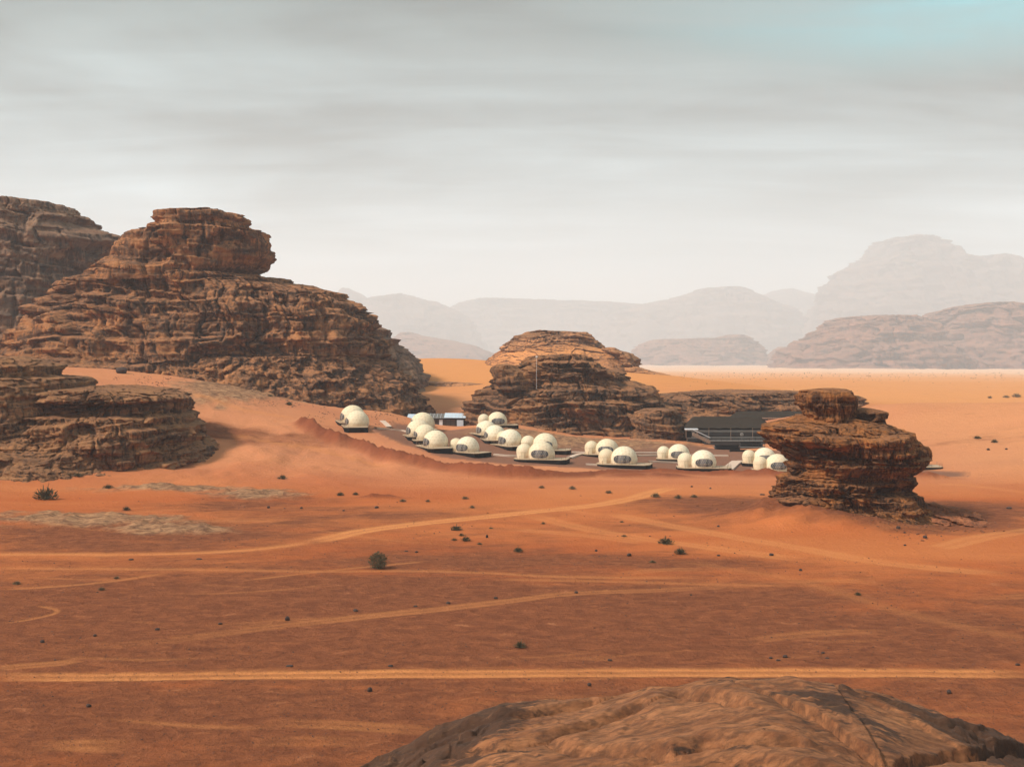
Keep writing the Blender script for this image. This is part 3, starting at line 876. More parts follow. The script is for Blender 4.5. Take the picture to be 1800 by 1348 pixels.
rock('mesa', [dict(rows=exp_rows([(589, 1285, 1305), (594, 1260, 1318), (597, 1150, 1322), (606, 1125, 1340), (620, 1108, 1350), (634, 1100, 1356), (650, 1095, 1360)], 4600, 4400, 4900, 5000, 589, 650), Dref=4700, cols=240, ds=4, fs=5, amp=1.0, seed=105, edge=.3)],
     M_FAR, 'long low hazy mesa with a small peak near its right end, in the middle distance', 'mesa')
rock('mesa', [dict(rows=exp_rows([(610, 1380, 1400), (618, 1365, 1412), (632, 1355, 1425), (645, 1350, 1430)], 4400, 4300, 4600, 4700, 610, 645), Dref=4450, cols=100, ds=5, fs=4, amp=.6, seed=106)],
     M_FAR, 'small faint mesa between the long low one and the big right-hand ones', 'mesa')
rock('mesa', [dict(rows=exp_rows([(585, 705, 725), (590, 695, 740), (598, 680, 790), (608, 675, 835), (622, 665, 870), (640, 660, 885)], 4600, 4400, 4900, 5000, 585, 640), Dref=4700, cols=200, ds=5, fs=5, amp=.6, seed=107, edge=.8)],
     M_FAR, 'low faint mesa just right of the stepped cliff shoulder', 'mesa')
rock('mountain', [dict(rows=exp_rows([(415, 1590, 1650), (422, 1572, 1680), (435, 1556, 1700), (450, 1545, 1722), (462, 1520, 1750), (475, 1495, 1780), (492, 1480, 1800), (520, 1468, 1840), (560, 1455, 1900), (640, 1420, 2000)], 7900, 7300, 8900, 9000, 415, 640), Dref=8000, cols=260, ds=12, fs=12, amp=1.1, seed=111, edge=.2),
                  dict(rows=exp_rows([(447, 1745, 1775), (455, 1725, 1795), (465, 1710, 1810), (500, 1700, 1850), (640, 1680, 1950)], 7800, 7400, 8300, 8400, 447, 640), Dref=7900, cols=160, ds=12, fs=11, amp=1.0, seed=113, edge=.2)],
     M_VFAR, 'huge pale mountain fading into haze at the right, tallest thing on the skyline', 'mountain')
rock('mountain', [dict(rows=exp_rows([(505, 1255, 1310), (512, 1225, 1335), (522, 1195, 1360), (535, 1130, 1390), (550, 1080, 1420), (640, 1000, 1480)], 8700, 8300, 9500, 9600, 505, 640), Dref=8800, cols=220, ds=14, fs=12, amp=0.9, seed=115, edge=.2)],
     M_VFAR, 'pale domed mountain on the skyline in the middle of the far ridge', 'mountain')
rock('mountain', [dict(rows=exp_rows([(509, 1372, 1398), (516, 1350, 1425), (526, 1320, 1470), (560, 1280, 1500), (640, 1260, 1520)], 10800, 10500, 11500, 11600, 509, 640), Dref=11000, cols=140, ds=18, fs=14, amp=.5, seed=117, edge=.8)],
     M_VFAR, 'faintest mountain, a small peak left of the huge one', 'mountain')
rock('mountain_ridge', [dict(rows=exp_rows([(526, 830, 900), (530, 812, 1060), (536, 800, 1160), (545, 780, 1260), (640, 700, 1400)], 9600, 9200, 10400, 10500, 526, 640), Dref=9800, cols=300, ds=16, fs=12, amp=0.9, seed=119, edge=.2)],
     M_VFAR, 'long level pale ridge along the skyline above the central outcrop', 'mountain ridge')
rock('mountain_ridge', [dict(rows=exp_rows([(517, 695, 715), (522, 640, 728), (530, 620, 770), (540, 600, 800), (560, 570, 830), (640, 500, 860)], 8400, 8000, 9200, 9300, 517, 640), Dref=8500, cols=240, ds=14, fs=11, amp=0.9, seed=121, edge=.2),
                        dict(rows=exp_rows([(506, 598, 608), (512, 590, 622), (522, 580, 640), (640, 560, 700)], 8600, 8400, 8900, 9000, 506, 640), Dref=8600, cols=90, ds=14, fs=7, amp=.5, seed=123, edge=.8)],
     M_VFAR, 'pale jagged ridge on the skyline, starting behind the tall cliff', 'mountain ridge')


def build_foreground_rock():
    Dc = 62.0
    crest = [(300, 1640), (420, 1500), (560, 1400), (660, 1346), (700, 1328), (770, 1290), (830, 1270), (880, 1253), (940, 1246), (1000, 1243), (1060, 1236), (1110, 1225), (1150, 1213), (1190, 1212), (1240, 1199), (1290, 1190), (1340, 1186), (1400, 1188), (1440, 1193),
             (1480, 1199), (1520, 1216), (1570, 1232), (1620, 1246), (1660, 1256), (1700, 1272), (1750, 1288), (1785, 1303), (1850, 1335), (2000, 1400), (2200, 1560)]
    cp = np.array(crest, float)
    xs = np.arange(-17.5, 37, .065)
    ys = np.concatenate([np.arange(30, 47, .4), np.arange(47, 66, .07), np.arange(66, 92, .45)])
    X, Y = np.meshgrid(xs, ys)
    px = 900 + X / Dc * F
    zc = H - (np.interp(px, cp[:, 0], cp[:, 1]) - YH) * Dc / F
    x, y = X.ravel(), Y.ravel()
    wob = 1.3 * fbm(x / 7, x * 0, 0.0, 2, 201)
    u = Dc + wob - y
    z = zc.ravel()
    fr = np.clip(u, 0, None); bk = np.clip(-u, 0, None)
    z = z - .035 * fr - .0022 * fr ** 2 - .0009 * fr ** 3 * (fr > 0) - .10 * bk ** 1.7
    env = 1 - smooth(3, 9, bk)
    # broad exfoliation sheets with low scarps
    wx = x + 1.5 * fbm(x / 5, y / 5, 0.0, 3, 202); wy = y + 1.2 * fbm(x / 5, y / 5, 0.0, 3, 203)
    sheet = fbm(wx / 9, wy / 4, 0.0, 3, 204) * 4.0
    ks = np.floor(sheet); fsx = sheet - ks
    z = z + .10 * (ks + smooth(.80, 1.0, fsx)) * env - .10 * sheet * env
    # long curving cracks
    zce = lambda a: H - (np.interp(a, cp[:, 0], cp[:, 1]) - YH) * Dc / F - .5

    def on_rock(a, b_):
        d = 57.0
        for _ in range(8):
            d = (H - zce(900 + (a - 900) / F * d / Dc * F)) * F / (b_ - YH)
        return (a - 900) / F * d, d
    crk = np.zeros(x.shape)
    for pts in ([(760, 1342), (860, 1322), (980, 1300), (1060, 1282), (1130, 1255)], [(1080, 1346), (1150, 1325), (1260, 1305), (1400, 1292)], [(940, 1300), (1000, 1316), (1080, 1322), (1180, 1318)],
                [(1210, 1335), (1300, 1322), (1420, 1318), (1500, 1326)], [(1150, 1240), (1230, 1236), (1300, 1246)], [(700, 1340), (780, 1305), (870, 1280), (960, 1266), (1040, 1250)], [(1480, 1222), (1560, 1250), (1640, 1278), (1700, 1292)]):
        L = [on_rock(*q) for q in spline(pts, 4)]
        m = (y < 66) & (y > 47)
        d_, sd_, al_ = poly_dist(wx[m] * .35 + x[m] * .65, wy[m] * .3 + y[m] * .7, L)
        crk[m] = np.maximum(crk[m], np.exp(-(d_ / .26) ** 2) * smooth(0, 2, al_) * (.75 + .35 * vnoise(al_, al_ * 0, 0.0, 221)))
        z[m] += .26 * np.clip(sd_, 0, 1) * np.exp(-(d_ / 1.3) ** 2) * smooth(0, 2, al_)
    z = z - .62 * crk
    # raised slab on the right with an undercut lower edge
    E = [(1288, 1212), (1340, 1222), (1400, 1244), (1450, 1262), (1520, 1298), (1560, 1318), (1640, 1312), (1720, 1318), (1790, 1322), (1900, 1340)]
    zce = lambda a: H - (np.interp(a, cp[:, 0], cp[:, 1]) - YH) * Dc / F - .5
    ew = []
    for a, b_ in E:
        d = 57.0
        for _ in range(8):
            d = (H - zce(900 + (a - 900) / F * d / Dc * F)) * F / (b_ - YH)
        ew.append(((a - 900) / F * d, d))
    ex = np.array([p[0] for p in ew]); ey = np.array([p[1] for p in ew])
    line = np.interp(x, ex, ey, left=80, right=ey[-1]) + .35 * fbm(x / 1.2, y / 9, 0.0, 3, 209)
    up = smooth(-.05, .16, y - line) * smooth(ex[0] - .3, ex[0] + 3, x)
    z = z - (1 - up) * .55 * np.exp(-np.clip(line - y, 0, 99) / 5.5) * smooth(ex[0] - .3, ex[0] + 3, x) + up * .12 * vnoise(x / 3, y / 3, 0.0, 210) * env
    und = np.exp(-((y - line + .18) / .16) ** 2) * (x > ex[0])
    z = z - .25 * und
    # second step inside the slab
    l2 = np.interp(x, [ex[0] + 5, ex[0] + 8, ex[0] + 11, ex[0] + 14], [62, 60.2, 57, 54.5]) + .3 * fbm(x / 1.5, y / 9, 0.0, 3, 211)
    z = z - .22 * smooth(0, .25, l2 - y) * up * (x > ex[0] + 5)
    # left flank and crest break up into rough dark blocks
    flank = np.clip((1000 - px.ravel()) / 250, 0, 1) * np.exp(-((u - 1.5) / 3.2) ** 2) + .8 * np.clip((px.ravel() - 1560) / 120, 0, 1) * np.exp(-((u - 1.5) / 2.5) ** 2)
    flank = np.clip(flank, 0, 1)
    z = z + flank * (.55 * strata(fbm(wx / 3, wy / 2, 0.0, 2, 212) * 5, wx, wy, 1.1, 2, 213) * .5 + .30 * fbm(x / .7, y / .7, 0.0, 3, 214))
    z = z + env * (.22 * fbm(x / 3.2, y / 1.5, 0.0, 4, 215) + .05 * fbm(x / .5, y / .4, 0.0, 3, 216))
    side = smooth(-17.5, -12, x) * smooth(37, 31, x) if False else np.clip((x + 17.5) / 5, 0, 1) * np.clip((37 - x) / 5, 0, 1)
    z = np.minimum(z, z * side + (1 - side) * (-1))
    z = np.where(y < 34, z - (34 - y) * 4.5, z)
    nr, ncl = X.shape
    I = np.arange(nr * ncl).reshape(nr, ncl)
    Q = np.stack([I[:-1, :-1], I[:-1, 1:], I[1:, 1:], I[1:, :-1]], -1).reshape(-1, 4)
    vn = np.clip(flank * 1.5 + .75 * up * smooth(-.2, .5, fbm(x / 4, y / 2, 0.0, 3, 217)) + .5 * smooth(.15, .5, fbm(x / 3.5, y / 1.4, 0.0, 4, 218)), 0, 1)
    o0 = np.array([8.0, 60.0, 0.0])
    me = mesh_np('foreground_rock', np.stack([x, y, z], 1) - o0, Q, dict(varnish=vn))
    m, N, b = new_mat('foreground_sandstone')
    tc = N.new('ShaderNodeTexCoord'); P = tc.outputs['Object']
    n1 = N.noise(N.scale(P, (.10, .55, .4)), 1.0, 7, .6, 1.6)
    n2 = N.noise(N.scale(P, (1.2, 3.2, 2)), 1.0, 7, .65, .5)
    n3 = N.noise(N.scale(P, (5, 9, 9)), 1.0, 6, .8)
    c = N.mix(N.ramp(n1, .3, .7), (.21, .078, .034), (.44, .18, .074))
    c = N.mix(N.ramp(n2, .40, .66, 0, .7), c, (.085, .042, .025))
    vv = N.ramp(N.math('ADD', N.attr('varnish'), N.math('MULTIPLY', N.math('SUBTRACT', n2, .5), 1.3)), .28, .6)
    c = N.mix(N.math('MULTIPLY', vv, .85), c, N.mix(n3, (.024, .017, .014), (.065, .038, .026)))
    rt = N.new('ShaderNodeVectorRotate', rotation_type='Z_AXIS'); N.put(rt.inputs['Vector'], P); rt.inputs['Angle'].default_value = math.radians(-24)
    n4 = N.noise(N.scale(rt.outputs[0], (.22, 2.6, 1.5)), 1.0, 6, .62, .6)
    c = N.mix(N.ramp(n4, .38, .60, .4, 0), c, (.10, .042, .021))
    c = N.mix(N.ramp(n4, .57, .74, 0, .25), c, (.44, .20, .085))
    c = N.mix(N.ramp(n3, .60, .72, 0, .55), c, (.42, .22, .11))
    c = N.mix(N.ramp(n3, .38, .28, 0, .5), c, (.05, .026, .017))
    N.put(b.inputs['Base Color'], c)
    bp = N.new('ShaderNodeBump'); bp.inputs['Strength'].default_value = .6; bp.inputs['Distance'].default_value = .2
    N.put(bp.inputs['Height'], N.math('ADD', N.math('MULTIPLY', n2, 1.5), n3)); N.l.new(bp.outputs[0], b.inputs['Normal'])
    o = link('foreground_rock', me, m, loc=tuple(o0))
    tag(o, 'rounded tan rock dome with dark cracks, cut by the bottom edge of the photo', 'rock')
    return o, (x, y, z)


fg, fgdata = build_foreground_rock()

# ------------------------------------------------------------------ dome tents
def shell_material():
    m, N, b = new_mat('cream_dome_fabric')
    tc = N.new('ShaderNodeTexCoord'); oi = N.new('ShaderNodeObjectInfo')
    P = tc.outputs['Object']
    n = N.noise(P, .9, 5, .6, .4); n2 = N.noise(N.scale(P, (2.5, 2.5, .5)), 1.0, 5, .6)
    base = N.mix(oi.outputs['Random'], (.86, .75, .56), (.80, .65, .44))
    c = N.mix(N.ramp(n, .35, .75, 0, .35), base, (.70, .54, .34))
    sep = N.new('ShaderNodeSeparateXYZ'); N.l.new(P, sep.inputs[0])
    dust = N.math('MULTIPLY', N.ramp(sep.outputs[2], 1.6, 0.0), N.ramp(n2, .3, .7))
    c = N.mix(N.math('MULTIPLY', dust, .55), c, (.55, .30, .15))
    N.put(b.inputs['Base Color'], c); b.inputs['Roughness'].default_value = .6; b.inputs['Specular IOR Level'].default_value = .3
    bp = N.new('ShaderNodeBump'); bp.inputs['Strength'].default_value = .5; bp.inputs['Distance'].default_value = .12
    N.put(bp.inputs['Height'], n); N.l.new(bp.outputs[0], b.inputs['Normal'])
    return m


M_SHELL = shell_material()
M_SEAM = simple('seam_fabric', (.62, .50, .33), .8, .05)
M_MULL = simple('window_mullion', (.15, .13, .12), .6, .05)
M_RIM = simple('window_rim', (.45, .36, .25), .6, .05)
M_GLASS = simple('window_glass', (.055, .055, .06), .15, .2, 2, spec=.6)
M_CURT = simple('curtained_glass', (.15, .135, .13), .3, .3, 5, spec=.5)
M_DECK = simple('deck_boards', (.42, .30, .19), .8, .15, 2)
M_BLACK = simple('black_skirt', (.008, .007, .007), .9, .2, 2, spec=.1)
M_RAIL = simple('brown_rail', (.20, .12, .075), .7, .1)
M_DOOR = simple('brown_door', (.30, .17, .09), .6, .1)


def dome_mesh(R, zc, wall=False):
    bm = bmesh.new()
    bmesh.ops.create_icosphere(bm, subdivisions=4, radius=R)
    bmesh.ops.translate(bm, verts=bm.verts, vec=(0, 0, zc))
    if wall:   # sphere on a short straight wall
        for v in bm.verts:
            if v.co.z < zc:
                d = math.hypot(v.co.x, v.co.y)
                r = R * (1 - .13 * ((zc - v.co.z) / zc) ** 2)
                if d > .2 * R and v.co.z > -.35: v.co.x *= r / d; v.co.y *= r / d
    r = bmesh.ops.bisect_plane(bm, geom=bm.verts[:] + bm.edges[:] + bm.faces[:], plane_co=(0, 0, 0), plane_no=(0, 0, 1), clear_inner=True)
    return bm


def seam_mesh(R, zc):
    b0 = bmesh.new(); bmesh.ops.create_icosphere(b0, subdivisions=3, radius=R)
    bm = bmesh.new()
    for e in b0.edges:
        a, b = e.verts[0].co, e.verts[1].co
        m = ((a + b) / 2).normalized() * (R + .045)
        a = a.normalized() * (R + .045); b = b.normalized() * (R + .045)
        up = Vector((0, 0, zc))
        if min((a + up).z, (b + up).z) < .05: continue
        for p, q in ((a, m), (m, b)):
            d = (q - p).normalized(); s = d.cross(p.normalized()) * .025
            vs = [bm.verts.new(v + up) for v in (p + s, q + s, q * .985 + (-s), p * .985 + (-s))]
            vs = [bm.verts.new(v + up) for v in (p - s, q - s)] if False else vs
            t = [bm.verts.new(v + up) for v in (p - s, q - s)]
            bm.faces.new((vs[0], vs[1], t[1], t[0]))
    for v in [v for v in bm.verts if not v.link_faces]: bm.verts.remove(v)
    b0.free()
    return bm


def on_dome(R, zc, az, z):
    r = math.sqrt(max(.01, R * R - (z - zc) ** 2))
    return Vector((math.sin(az) * r, -math.cos(az) * r, z))


WZ, WH, WA = 1.28, 1.08, math.radians(41)


def win_pt(t, v, R, zc):
    hh = WH * (1 - abs(t) ** 3.2) ** .5 if abs(t) < 1 else 0
    return on_dome(R, zc, t * WA, WZ + v * hh)


def pane_mesh(t0, t1, R, zc):
    bm = bmesh.new(); n = 3; k = 4
    g = [[bm.verts.new(win_pt(t0 + (t1 - t0) * i / n, -1 + 2 * j / k, R, zc)) for j in range(k + 1)] for i in range(n + 1)]
    for i in range(n):
        for j in range(k): bm.faces.new((g[i][j], g[i + 1][j], g[i + 1][j + 1], g[i][j + 1]))
    return bm_mesh('pane', bm, True)


def rim_mesh(R, zc):
    bm = bmesh.new()
    ts = [math.sin(math.pi / 2 * s) for s in np.linspace(-1, 1, 25)]
    loop = [win_pt(t * .999, 1, R, zc) for t in ts] + [win_pt(t * .999, -1, R, zc) for t in ts[::-1]]
    for p, q in zip(loop, loop[1:] + loop[:1]):
        if (p - q).length > .02: bar(bm, p, q, .05)
    return bm_mesh('window_frame', bm)


def mull_mesh(t, R, zc):
    bm = bmesh.new()
    P = [win_pt(t, v, R, zc) for v in np.linspace(-1, 1, 6)]
    for p, q in zip(P[:-1], P[1:]): bar(bm, p, q, .03)
    return bm_mesh('mullion', bm)


RM, ZM, RA, ZA = 3.5, .95, 2.05, 1.65
AX, AY = -4.75, .25


def build_dome_proto():
    root = empty('dome_tent', (0, 0, 0))
    bm = bmesh.new()
    prism(bm, [(-7.0, -2.6), (-5.2, -4.3), (6.2, -4.3), (7.2, -3.2), (7.2, 2.6), (-7.0, 3.2)], 0.78, .92)
    link('deck', bm_mesh('deck', bm), M_DECK, root)
    bm = bmesh.new()
    prism(bm, [(-6.95, -2.56), (-5.18, -4.24), (6.17, -4.24), (7.14, -3.17), (7.14, 2.55), (-6.95, 3.15)], -1.2, .779)
    link('deck_skirt', bm_mesh('deck_skirt', bm), M_BLACK, root)
    bm = dome_mesh(RM, ZM)
    s = link('main_shell', bm_mesh('main_shell', bm, True), M_SHELL, root, (0, 0, .92))
    link('seams', bm_mesh('seams', seam_mesh(RM, ZM)), M_SEAM, s)
    bm = dome_mesh(RA, ZA, True)
    a = link('side_shell', bm_mesh('side_shell', bm, True), M_SHELL, root, (AX, AY, .92))
    link('seams', bm_mesh('seams', seam_mesh(RA, ZA)), M_SEAM, a)
    bm = bmesh.new()   # vaulted passage between the two domes
    prof = [(math.cos(t) * 1.35, 1.55 + math.sin(t) * 1.25) for t in np.linspace(0, math.pi, 13)]
    prof = [(1.35, 0)] + prof + [(-1.35, 0)]
    g = [[bm.verts.new((x, AY + p[0], .92 + p[1])) for p in prof] for x in (-4.2, -2.2)]
    for i in range(len(prof) - 1): bm.faces.new((g[0][i], g[1][i], g[1][i + 1], g[0][i + 1]))
    link('passage', bm_mesh('passage', bm, True), M_SHELL, root)
    w = link('window', rim_mesh(RM + .05, ZM), M_RIM, root, (0, 0, .92))
    edges = np.linspace(-.995, .995, 8)
    for i in range(7):
        link('pane', pane_mesh(edges[i], edges[i + 1], RM + .045, ZM), M_CURT if i in (2, 3, 5) else M_GLASS, w)
    for i in range(1, 7): link('mullion', mull_mesh(edges[i], RM + .05, ZM), M_MULL, w)
    bm = bmesh.new()   # small arched door panel of the side dome
    vs = [bm.verts.new((AX + x, AY - 2.1 - .01, .93 + z)) for x, z in ((-.45, 0), (.45, 0), (.45, 1.5), (.25, 1.85), (-.25, 1.85), (-.45, 1.5))]
    f = bm.faces.new(vs); ex = bmesh.ops.extrude_face_region(bm, geom=[f])
    bmesh.ops.translate(bm, verts=[v for v in ex['geom'] if isinstance(v, bmesh.types.BMVert)], vec=(0, .12, 0))
    link('side_door', bm_mesh('side_door', bm), M_SEAM, root)
    bm = bmesh.new()
    pts = [(3.9, -4.1), (6.0, -4.1), (7.0, -3.1), (7.0, 2.4)]
    pts = [(-5.0, -4.1), (-2.5, -4.1), (0, -4.1), (2.0, -4.1)] + pts
    for x, y in pts: bar(bm, (x, y, .92), (x, y, 1.8), .04)
    for p, q in zip(pts[:-1], pts[1:]):
        for zz in (1.8, 1.35): bar(bm, (*p, zz), (*q, zz), .025)
    link('railing', bm_mesh('railing', bm), M_RAIL, root)
    bm = bmesh.new()   # timber lounge seat on the deck
    box(bm, 4.3, 6.2, -.4, .4, .92, 1.32); box(bm, 4.3, 6.2, .4, .6, .92, 1.75)
    link('deck_bench', bm_mesh('deck_bench', bm), M_RAIL, root)
    return root


DOMES = [  # centre px, base py, width px, turn (deg), label, bench kept
    (620, 740, 44, -75, 'rear cream dome tent of the leftmost pair, half hidden by its front twin'),
    (628, 748, 42, -78, 'front cream dome tent of the leftmost pair, on a long black plinth'),
    (743, 752, 43, -72, 'rearmost dome tent of the left cluster, in front of the long dark building'),
    (735, 764, 42, -74, 'second dome tent from the back of the left cluster, mostly covered'),
    (747, 771, 40, -78, 'third dome tent from the back in the left cluster, plain curved side showing'),
    (766, 784, 44, -68, 'large dome tent at the front left of the left cluster, black plinth pointing left'),
    (822, 793, 41, -38, 'dome tent with a round window at its left side, frontmost of the left cluster'),
    (874, 746, 35, 8, 'dome tent right under the central outcrop, highest of the middle cluster'),
    (855, 762, 36, -68, 'dome tent with a small window seen edge-on, below the highest one of the middle cluster'),
    (870, 771, 38, -80, 'windowless-looking dome tent sandwiched between two others in the middle cluster'),
    (897, 781, 42, -62, 'dome tent with a window at its left edge, front of the middle cluster'),
    (958, 789, 44, -6, 'dome tent directly behind the one with the widest open window'),
    (952, 805, 46.7, -12, 'dome tent with a big dark window, standing on a wide black plinth in the centre'),
    (1067, 797, 41, -12, 'rear dome tent of the pair right of the central one, small dome at left'),
    (1097, 814, 47, -14, 'front dome tent of the pair right of the central one, plinth jutting right'),
    (1193, 805, 39, -10, 'rear dome tent of the pair below the black tents'),
    (1236, 820, 46, -3, 'front dome tent of the pair below the black tents, with a white ramp beside it'),
    (1344, 812, 40, -6, 'rear dome tent beside the mushroom rock, on a tall black base'),
    (1366, 825, 43, -2, 'front dome tent partly hidden by the left side of the mushroom rock'),
    (1606, 818, 44, -4, 'dome tent almost fully hidden, peeking out right of the mushroom rock'),
]
proto = build_dome_proto()
bx, by = pix([d[0] for d in DOMES], [d[1] + .20 * d[2] for d in DOMES])
for i, ((px, py, wpx, rot, lab), x, y) in enumerate(zip(DOMES, bx, by)):
    o = proto if i == 0 else copy_tree(proto)
    D = y + 4.0 * wpx * y / F / 7
    sc = wpx * D / F / 7.0
    X = (px - 900) / F * D
    z = H - (py - YH) * D / F - .92 * sc
    o.location = (X, D, z)
    o.scale = (sc, sc, sc)
    o.rotation_euler = (0, 0, math.radians(rot))
    tag(o, lab, 'dome tent', 'dome tents of the camp')
    if i in (0, 3, 8, 11, 15, 17):
        for ch in [c for c in o.children if c.name.startswith('deck_bench')]: bpy.data.objects.remove(ch)

# paths between the decks
M_PATH = simple('pale_path', (.55, .40, .30), .9, .12, 1)


def path(pixels, w, lab=None):
    L = np.array(ground_line(pixels, 6))
    T = np.gradient(L, axis=0); T /= np.linalg.norm(T, axis=1)[:, None] + 1e-9
    Nn = np.stack([-T[:, 1], T[:, 0]], 1)
    A = L + Nn * w / 2; B = L - Nn * w / 2
    za = height(L[:, 0], L[:, 1]) + .4
    V = np.vstack([np.column_stack([A, za]), np.column_stack([B, za]), np.column_stack([A, za - .8]), np.column_stack([B, za - .8])])
    n = len(L); Q = []
    for i in range(n - 1):
        Q += [(i, i + 1, n + i + 1, n + i), (2 * n + i, 2 * n + i + 1, i + 1, i), (n + i, n + i + 1, 3 * n + i + 1, 3 * n + i)]
    o = link('path', mesh_np('path', V, np.array(Q), smooth_shade=False), M_PATH)
    tag(o, kind='structure')


for p, w in (([(660, 753), (700, 757), (716, 760)], .9), ([(672, 741), (678, 746), (684, 752)], 1.8), ([(868, 800), (890, 802), (915, 803)], 1.2), ([(1000, 806), (1018, 800), (1040, 797)], 1.6),
             ([(1005, 796), (1080, 797), (1160, 797)], 1.6), ([(1120, 802), (1200, 801), (1280, 802)], 1.2), ([(1278, 827), (1288, 818), (1296, 812)], 3.0),
             ([(1296, 812), (1330, 812), (1400, 814)], 1.5), ([(1285, 831), (1330, 832), (1390, 833)], 1.5), ([(1140, 812), (1165, 813), (1190, 814)], 1.2), ([(1030, 817), (1045, 818), (1060, 819)], 1.0)):
    path(p, w)

# ------------------------------------------------------------------ black tents and the long building
M_TENT = simple('black_goat_hair_cloth', (.036, .027, .020), .98, .25, .8, spec=.05)
M_TENTD = simple('dark_tent_wall', (.035, .030, .028), .9, .2, 1)
M_TENTB = simple('brown_tent_panel', (.17, .10, .075), .85, .2, 1)
M_TENTG = simple('grey_tent_stripe', (.14, .125, .11), .85, .2, 1)
M_WHITE = simple('white_sheet', (.72, .72, .72), .6, .05)
M_BLUE = simple('pale_blue_roofing', (.52, .60, .66), .45, .08, .5)
M_WOOD = simple('weathered_wood', (.26, .17, .12), .8, .2, 2)


def W(px, py, D):
    return ((px - 900) / F * D, D, H - (py - YH) * D / F)


def black_tent(px0, px1, D, py_eave, py_ridge, py_base, depth, label, slack=.35, npan=8, panels=True):
    x0 = (px0 - 900) / F * D; x1 = (px1 - 900) / F * D
    ze = H - (py_eave - YH) * D / F; zr = H - (py_ridge - YH) * (D + depth * .55) / F; zb = H - (py_base - YH) * D / F
    root = empty('black_tent', ((x0 + x1) / 2, D, zb))
    w = (x1 - x0) / 2; he = ze - zb; hr = max(zr - zb, he + .8)
    n, k = 28, 14
    V = []
    for i in range(n + 1):
        u = -1 + 2 * i / n
        for j in range(k + 1):
            v = j / k
            prof = 1 - abs(v - .55) / (.55 if v < .55 else .45)
            endf = min(1, (1 - abs(u)) / .22)
            z = he + (hr - he) * prof ** 1.15 * endf ** .8
            z -= slack * .5 * math.sin(math.pi * ((i % 4) / 4)) * (1 - prof * .6)
            inset = (1 - min(1, (1 - abs(u)) / .1)) * .0
            V.append((u * w, v * depth, z))
    Q = [(i * (k + 1) + j, (i + 1) * (k + 1) + j, (i + 1) * (k + 1) + j + 1, i * (k + 1) + j + 1) for i in range(n) for j in range(k)]
    link('roof_cloth', mesh_np('roof_cloth', V, np.array(Q)), M_TENT, root)
    # wall stripes of the front, hung one above the other with gaps
    if panels:
        bands = 4
        hb = he * .92 / bands
        for b_ in range(bands):
            bm = bmesh.new(); z0 = b_ * hb
            box(bm, -w + .3, w - .3, .25 + .05 * (b_ % 2), .33 + .05 * (b_ % 2), z0 + .02, z0 + hb * (.72 if b_ % 2 else .9))
            link('wall_band', bm_mesh('wall_band', bm), (M_TENTD, M_TENTG)[b_ % 2], root)
    else:
        for b_ in range(npan):
            bm = bmesh.new(); a = -w + .3 + (2 * w - .6) * b_ / npan; c = -w + .3 + (2 * w - .6) * (b_ + 1) / npan - .15
            box(bm, a, c, .25, .33, 0, he * .93)
            link('wall_panel', bm_mesh('wall_panel', bm), (M_TENTB, M_TENTD, M_TENTB, M_TENTG, M_TENTD)[b_ % 5], root)
        bm = bmesh.new(); box(bm, -w + .2, w - .2, .12, .22, he * .86, he * 1.0)
        link('light_strip', bm_mesh('light_strip', bm), M_PATH, root)
    bm = bmesh.new(); box(bm, -w + .4, w - .4, depth - .3, depth - .15, -1.5, he); box(bm, -w + .3, -w + .42, .3, depth - .3, -1.5, he); box(bm, w - .42, w - .3, .3, depth - .3, -1.5, he)
    link('back_wall', bm_mesh('back_wall', bm), M_TENTD, root)
    for i in range(5):
        bm = bmesh.new(); x = -w + .1 + (2 * w - .2) * i / 4
        bar(bm, (x, -.1, -1.5), (x, -.1, he), .07)
        link('tent_pole', bm_mesh('tent_pole', bm), M_WOOD, root)
    tag(root, label, 'tent', 'black tents behind the camp')
    return root


black_tent(1286, 1430, 446, 734, 722, 748, 8, 'long black tent with brown wall panels, rearmost, under the rock ridge', panels=False, npan=11)
black_tent(1207, 1362, 400, 752, 731, 777, 13, 'widest black tent with a sagging grey-black roof and striped wall')


def terrace(px0, px1, py0, py1, D, d, label, mats):
    x0, _, z1 = W(px0, py0, D); x1, _, z0 = W(px1, py1, D)
    root = empty('terrace', ((x0 + x1) / 2, D, z0))
    w = (x1 - x0) / 2; h = z1 - z0
    bm = bmesh.new(); box(bm, -w, w, 0, d, h - .18, h); link('deck', bm_mesh('deck', bm), mats[0], root)
    bm = bmesh.new(); box(bm, -w + .1, w - .1, .1, d - .1, -1.5, h - .182); link('base', bm_mesh('base', bm), mats[1], root)
    bm = bmesh.new()
    n = int(2 * w / 1.8)
    for i in range(n + 1):
        x = -w + .1 + (2 * w - .2) * i / n; bar(bm, (x, .08, h), (x, .08, h + .95), .05)
    bar(bm, (-w + .1, .08, h + .95), (w - .1, .08, h + .95), .05); bar(bm, (-w + .1, .08, h + .5), (w - .1, .08, h + .5), .03)
    link('railing', bm_mesh('railing', bm), M_TENTD, root)
    tag(root, label, 'terrace', 'dark terraces below the black tents')


terrace(1238, 1348, 775, 782, 396, 6, 'upper dark terrace with a railing in front of the widest black tent', (M_TENTG, M_TENTD))
terrace(1256, 1345, 786, 794, 388, 5, 'lower dark terrace with a railing, just above the rear dome beside the rock', (M_TENTG, M_TENTD))
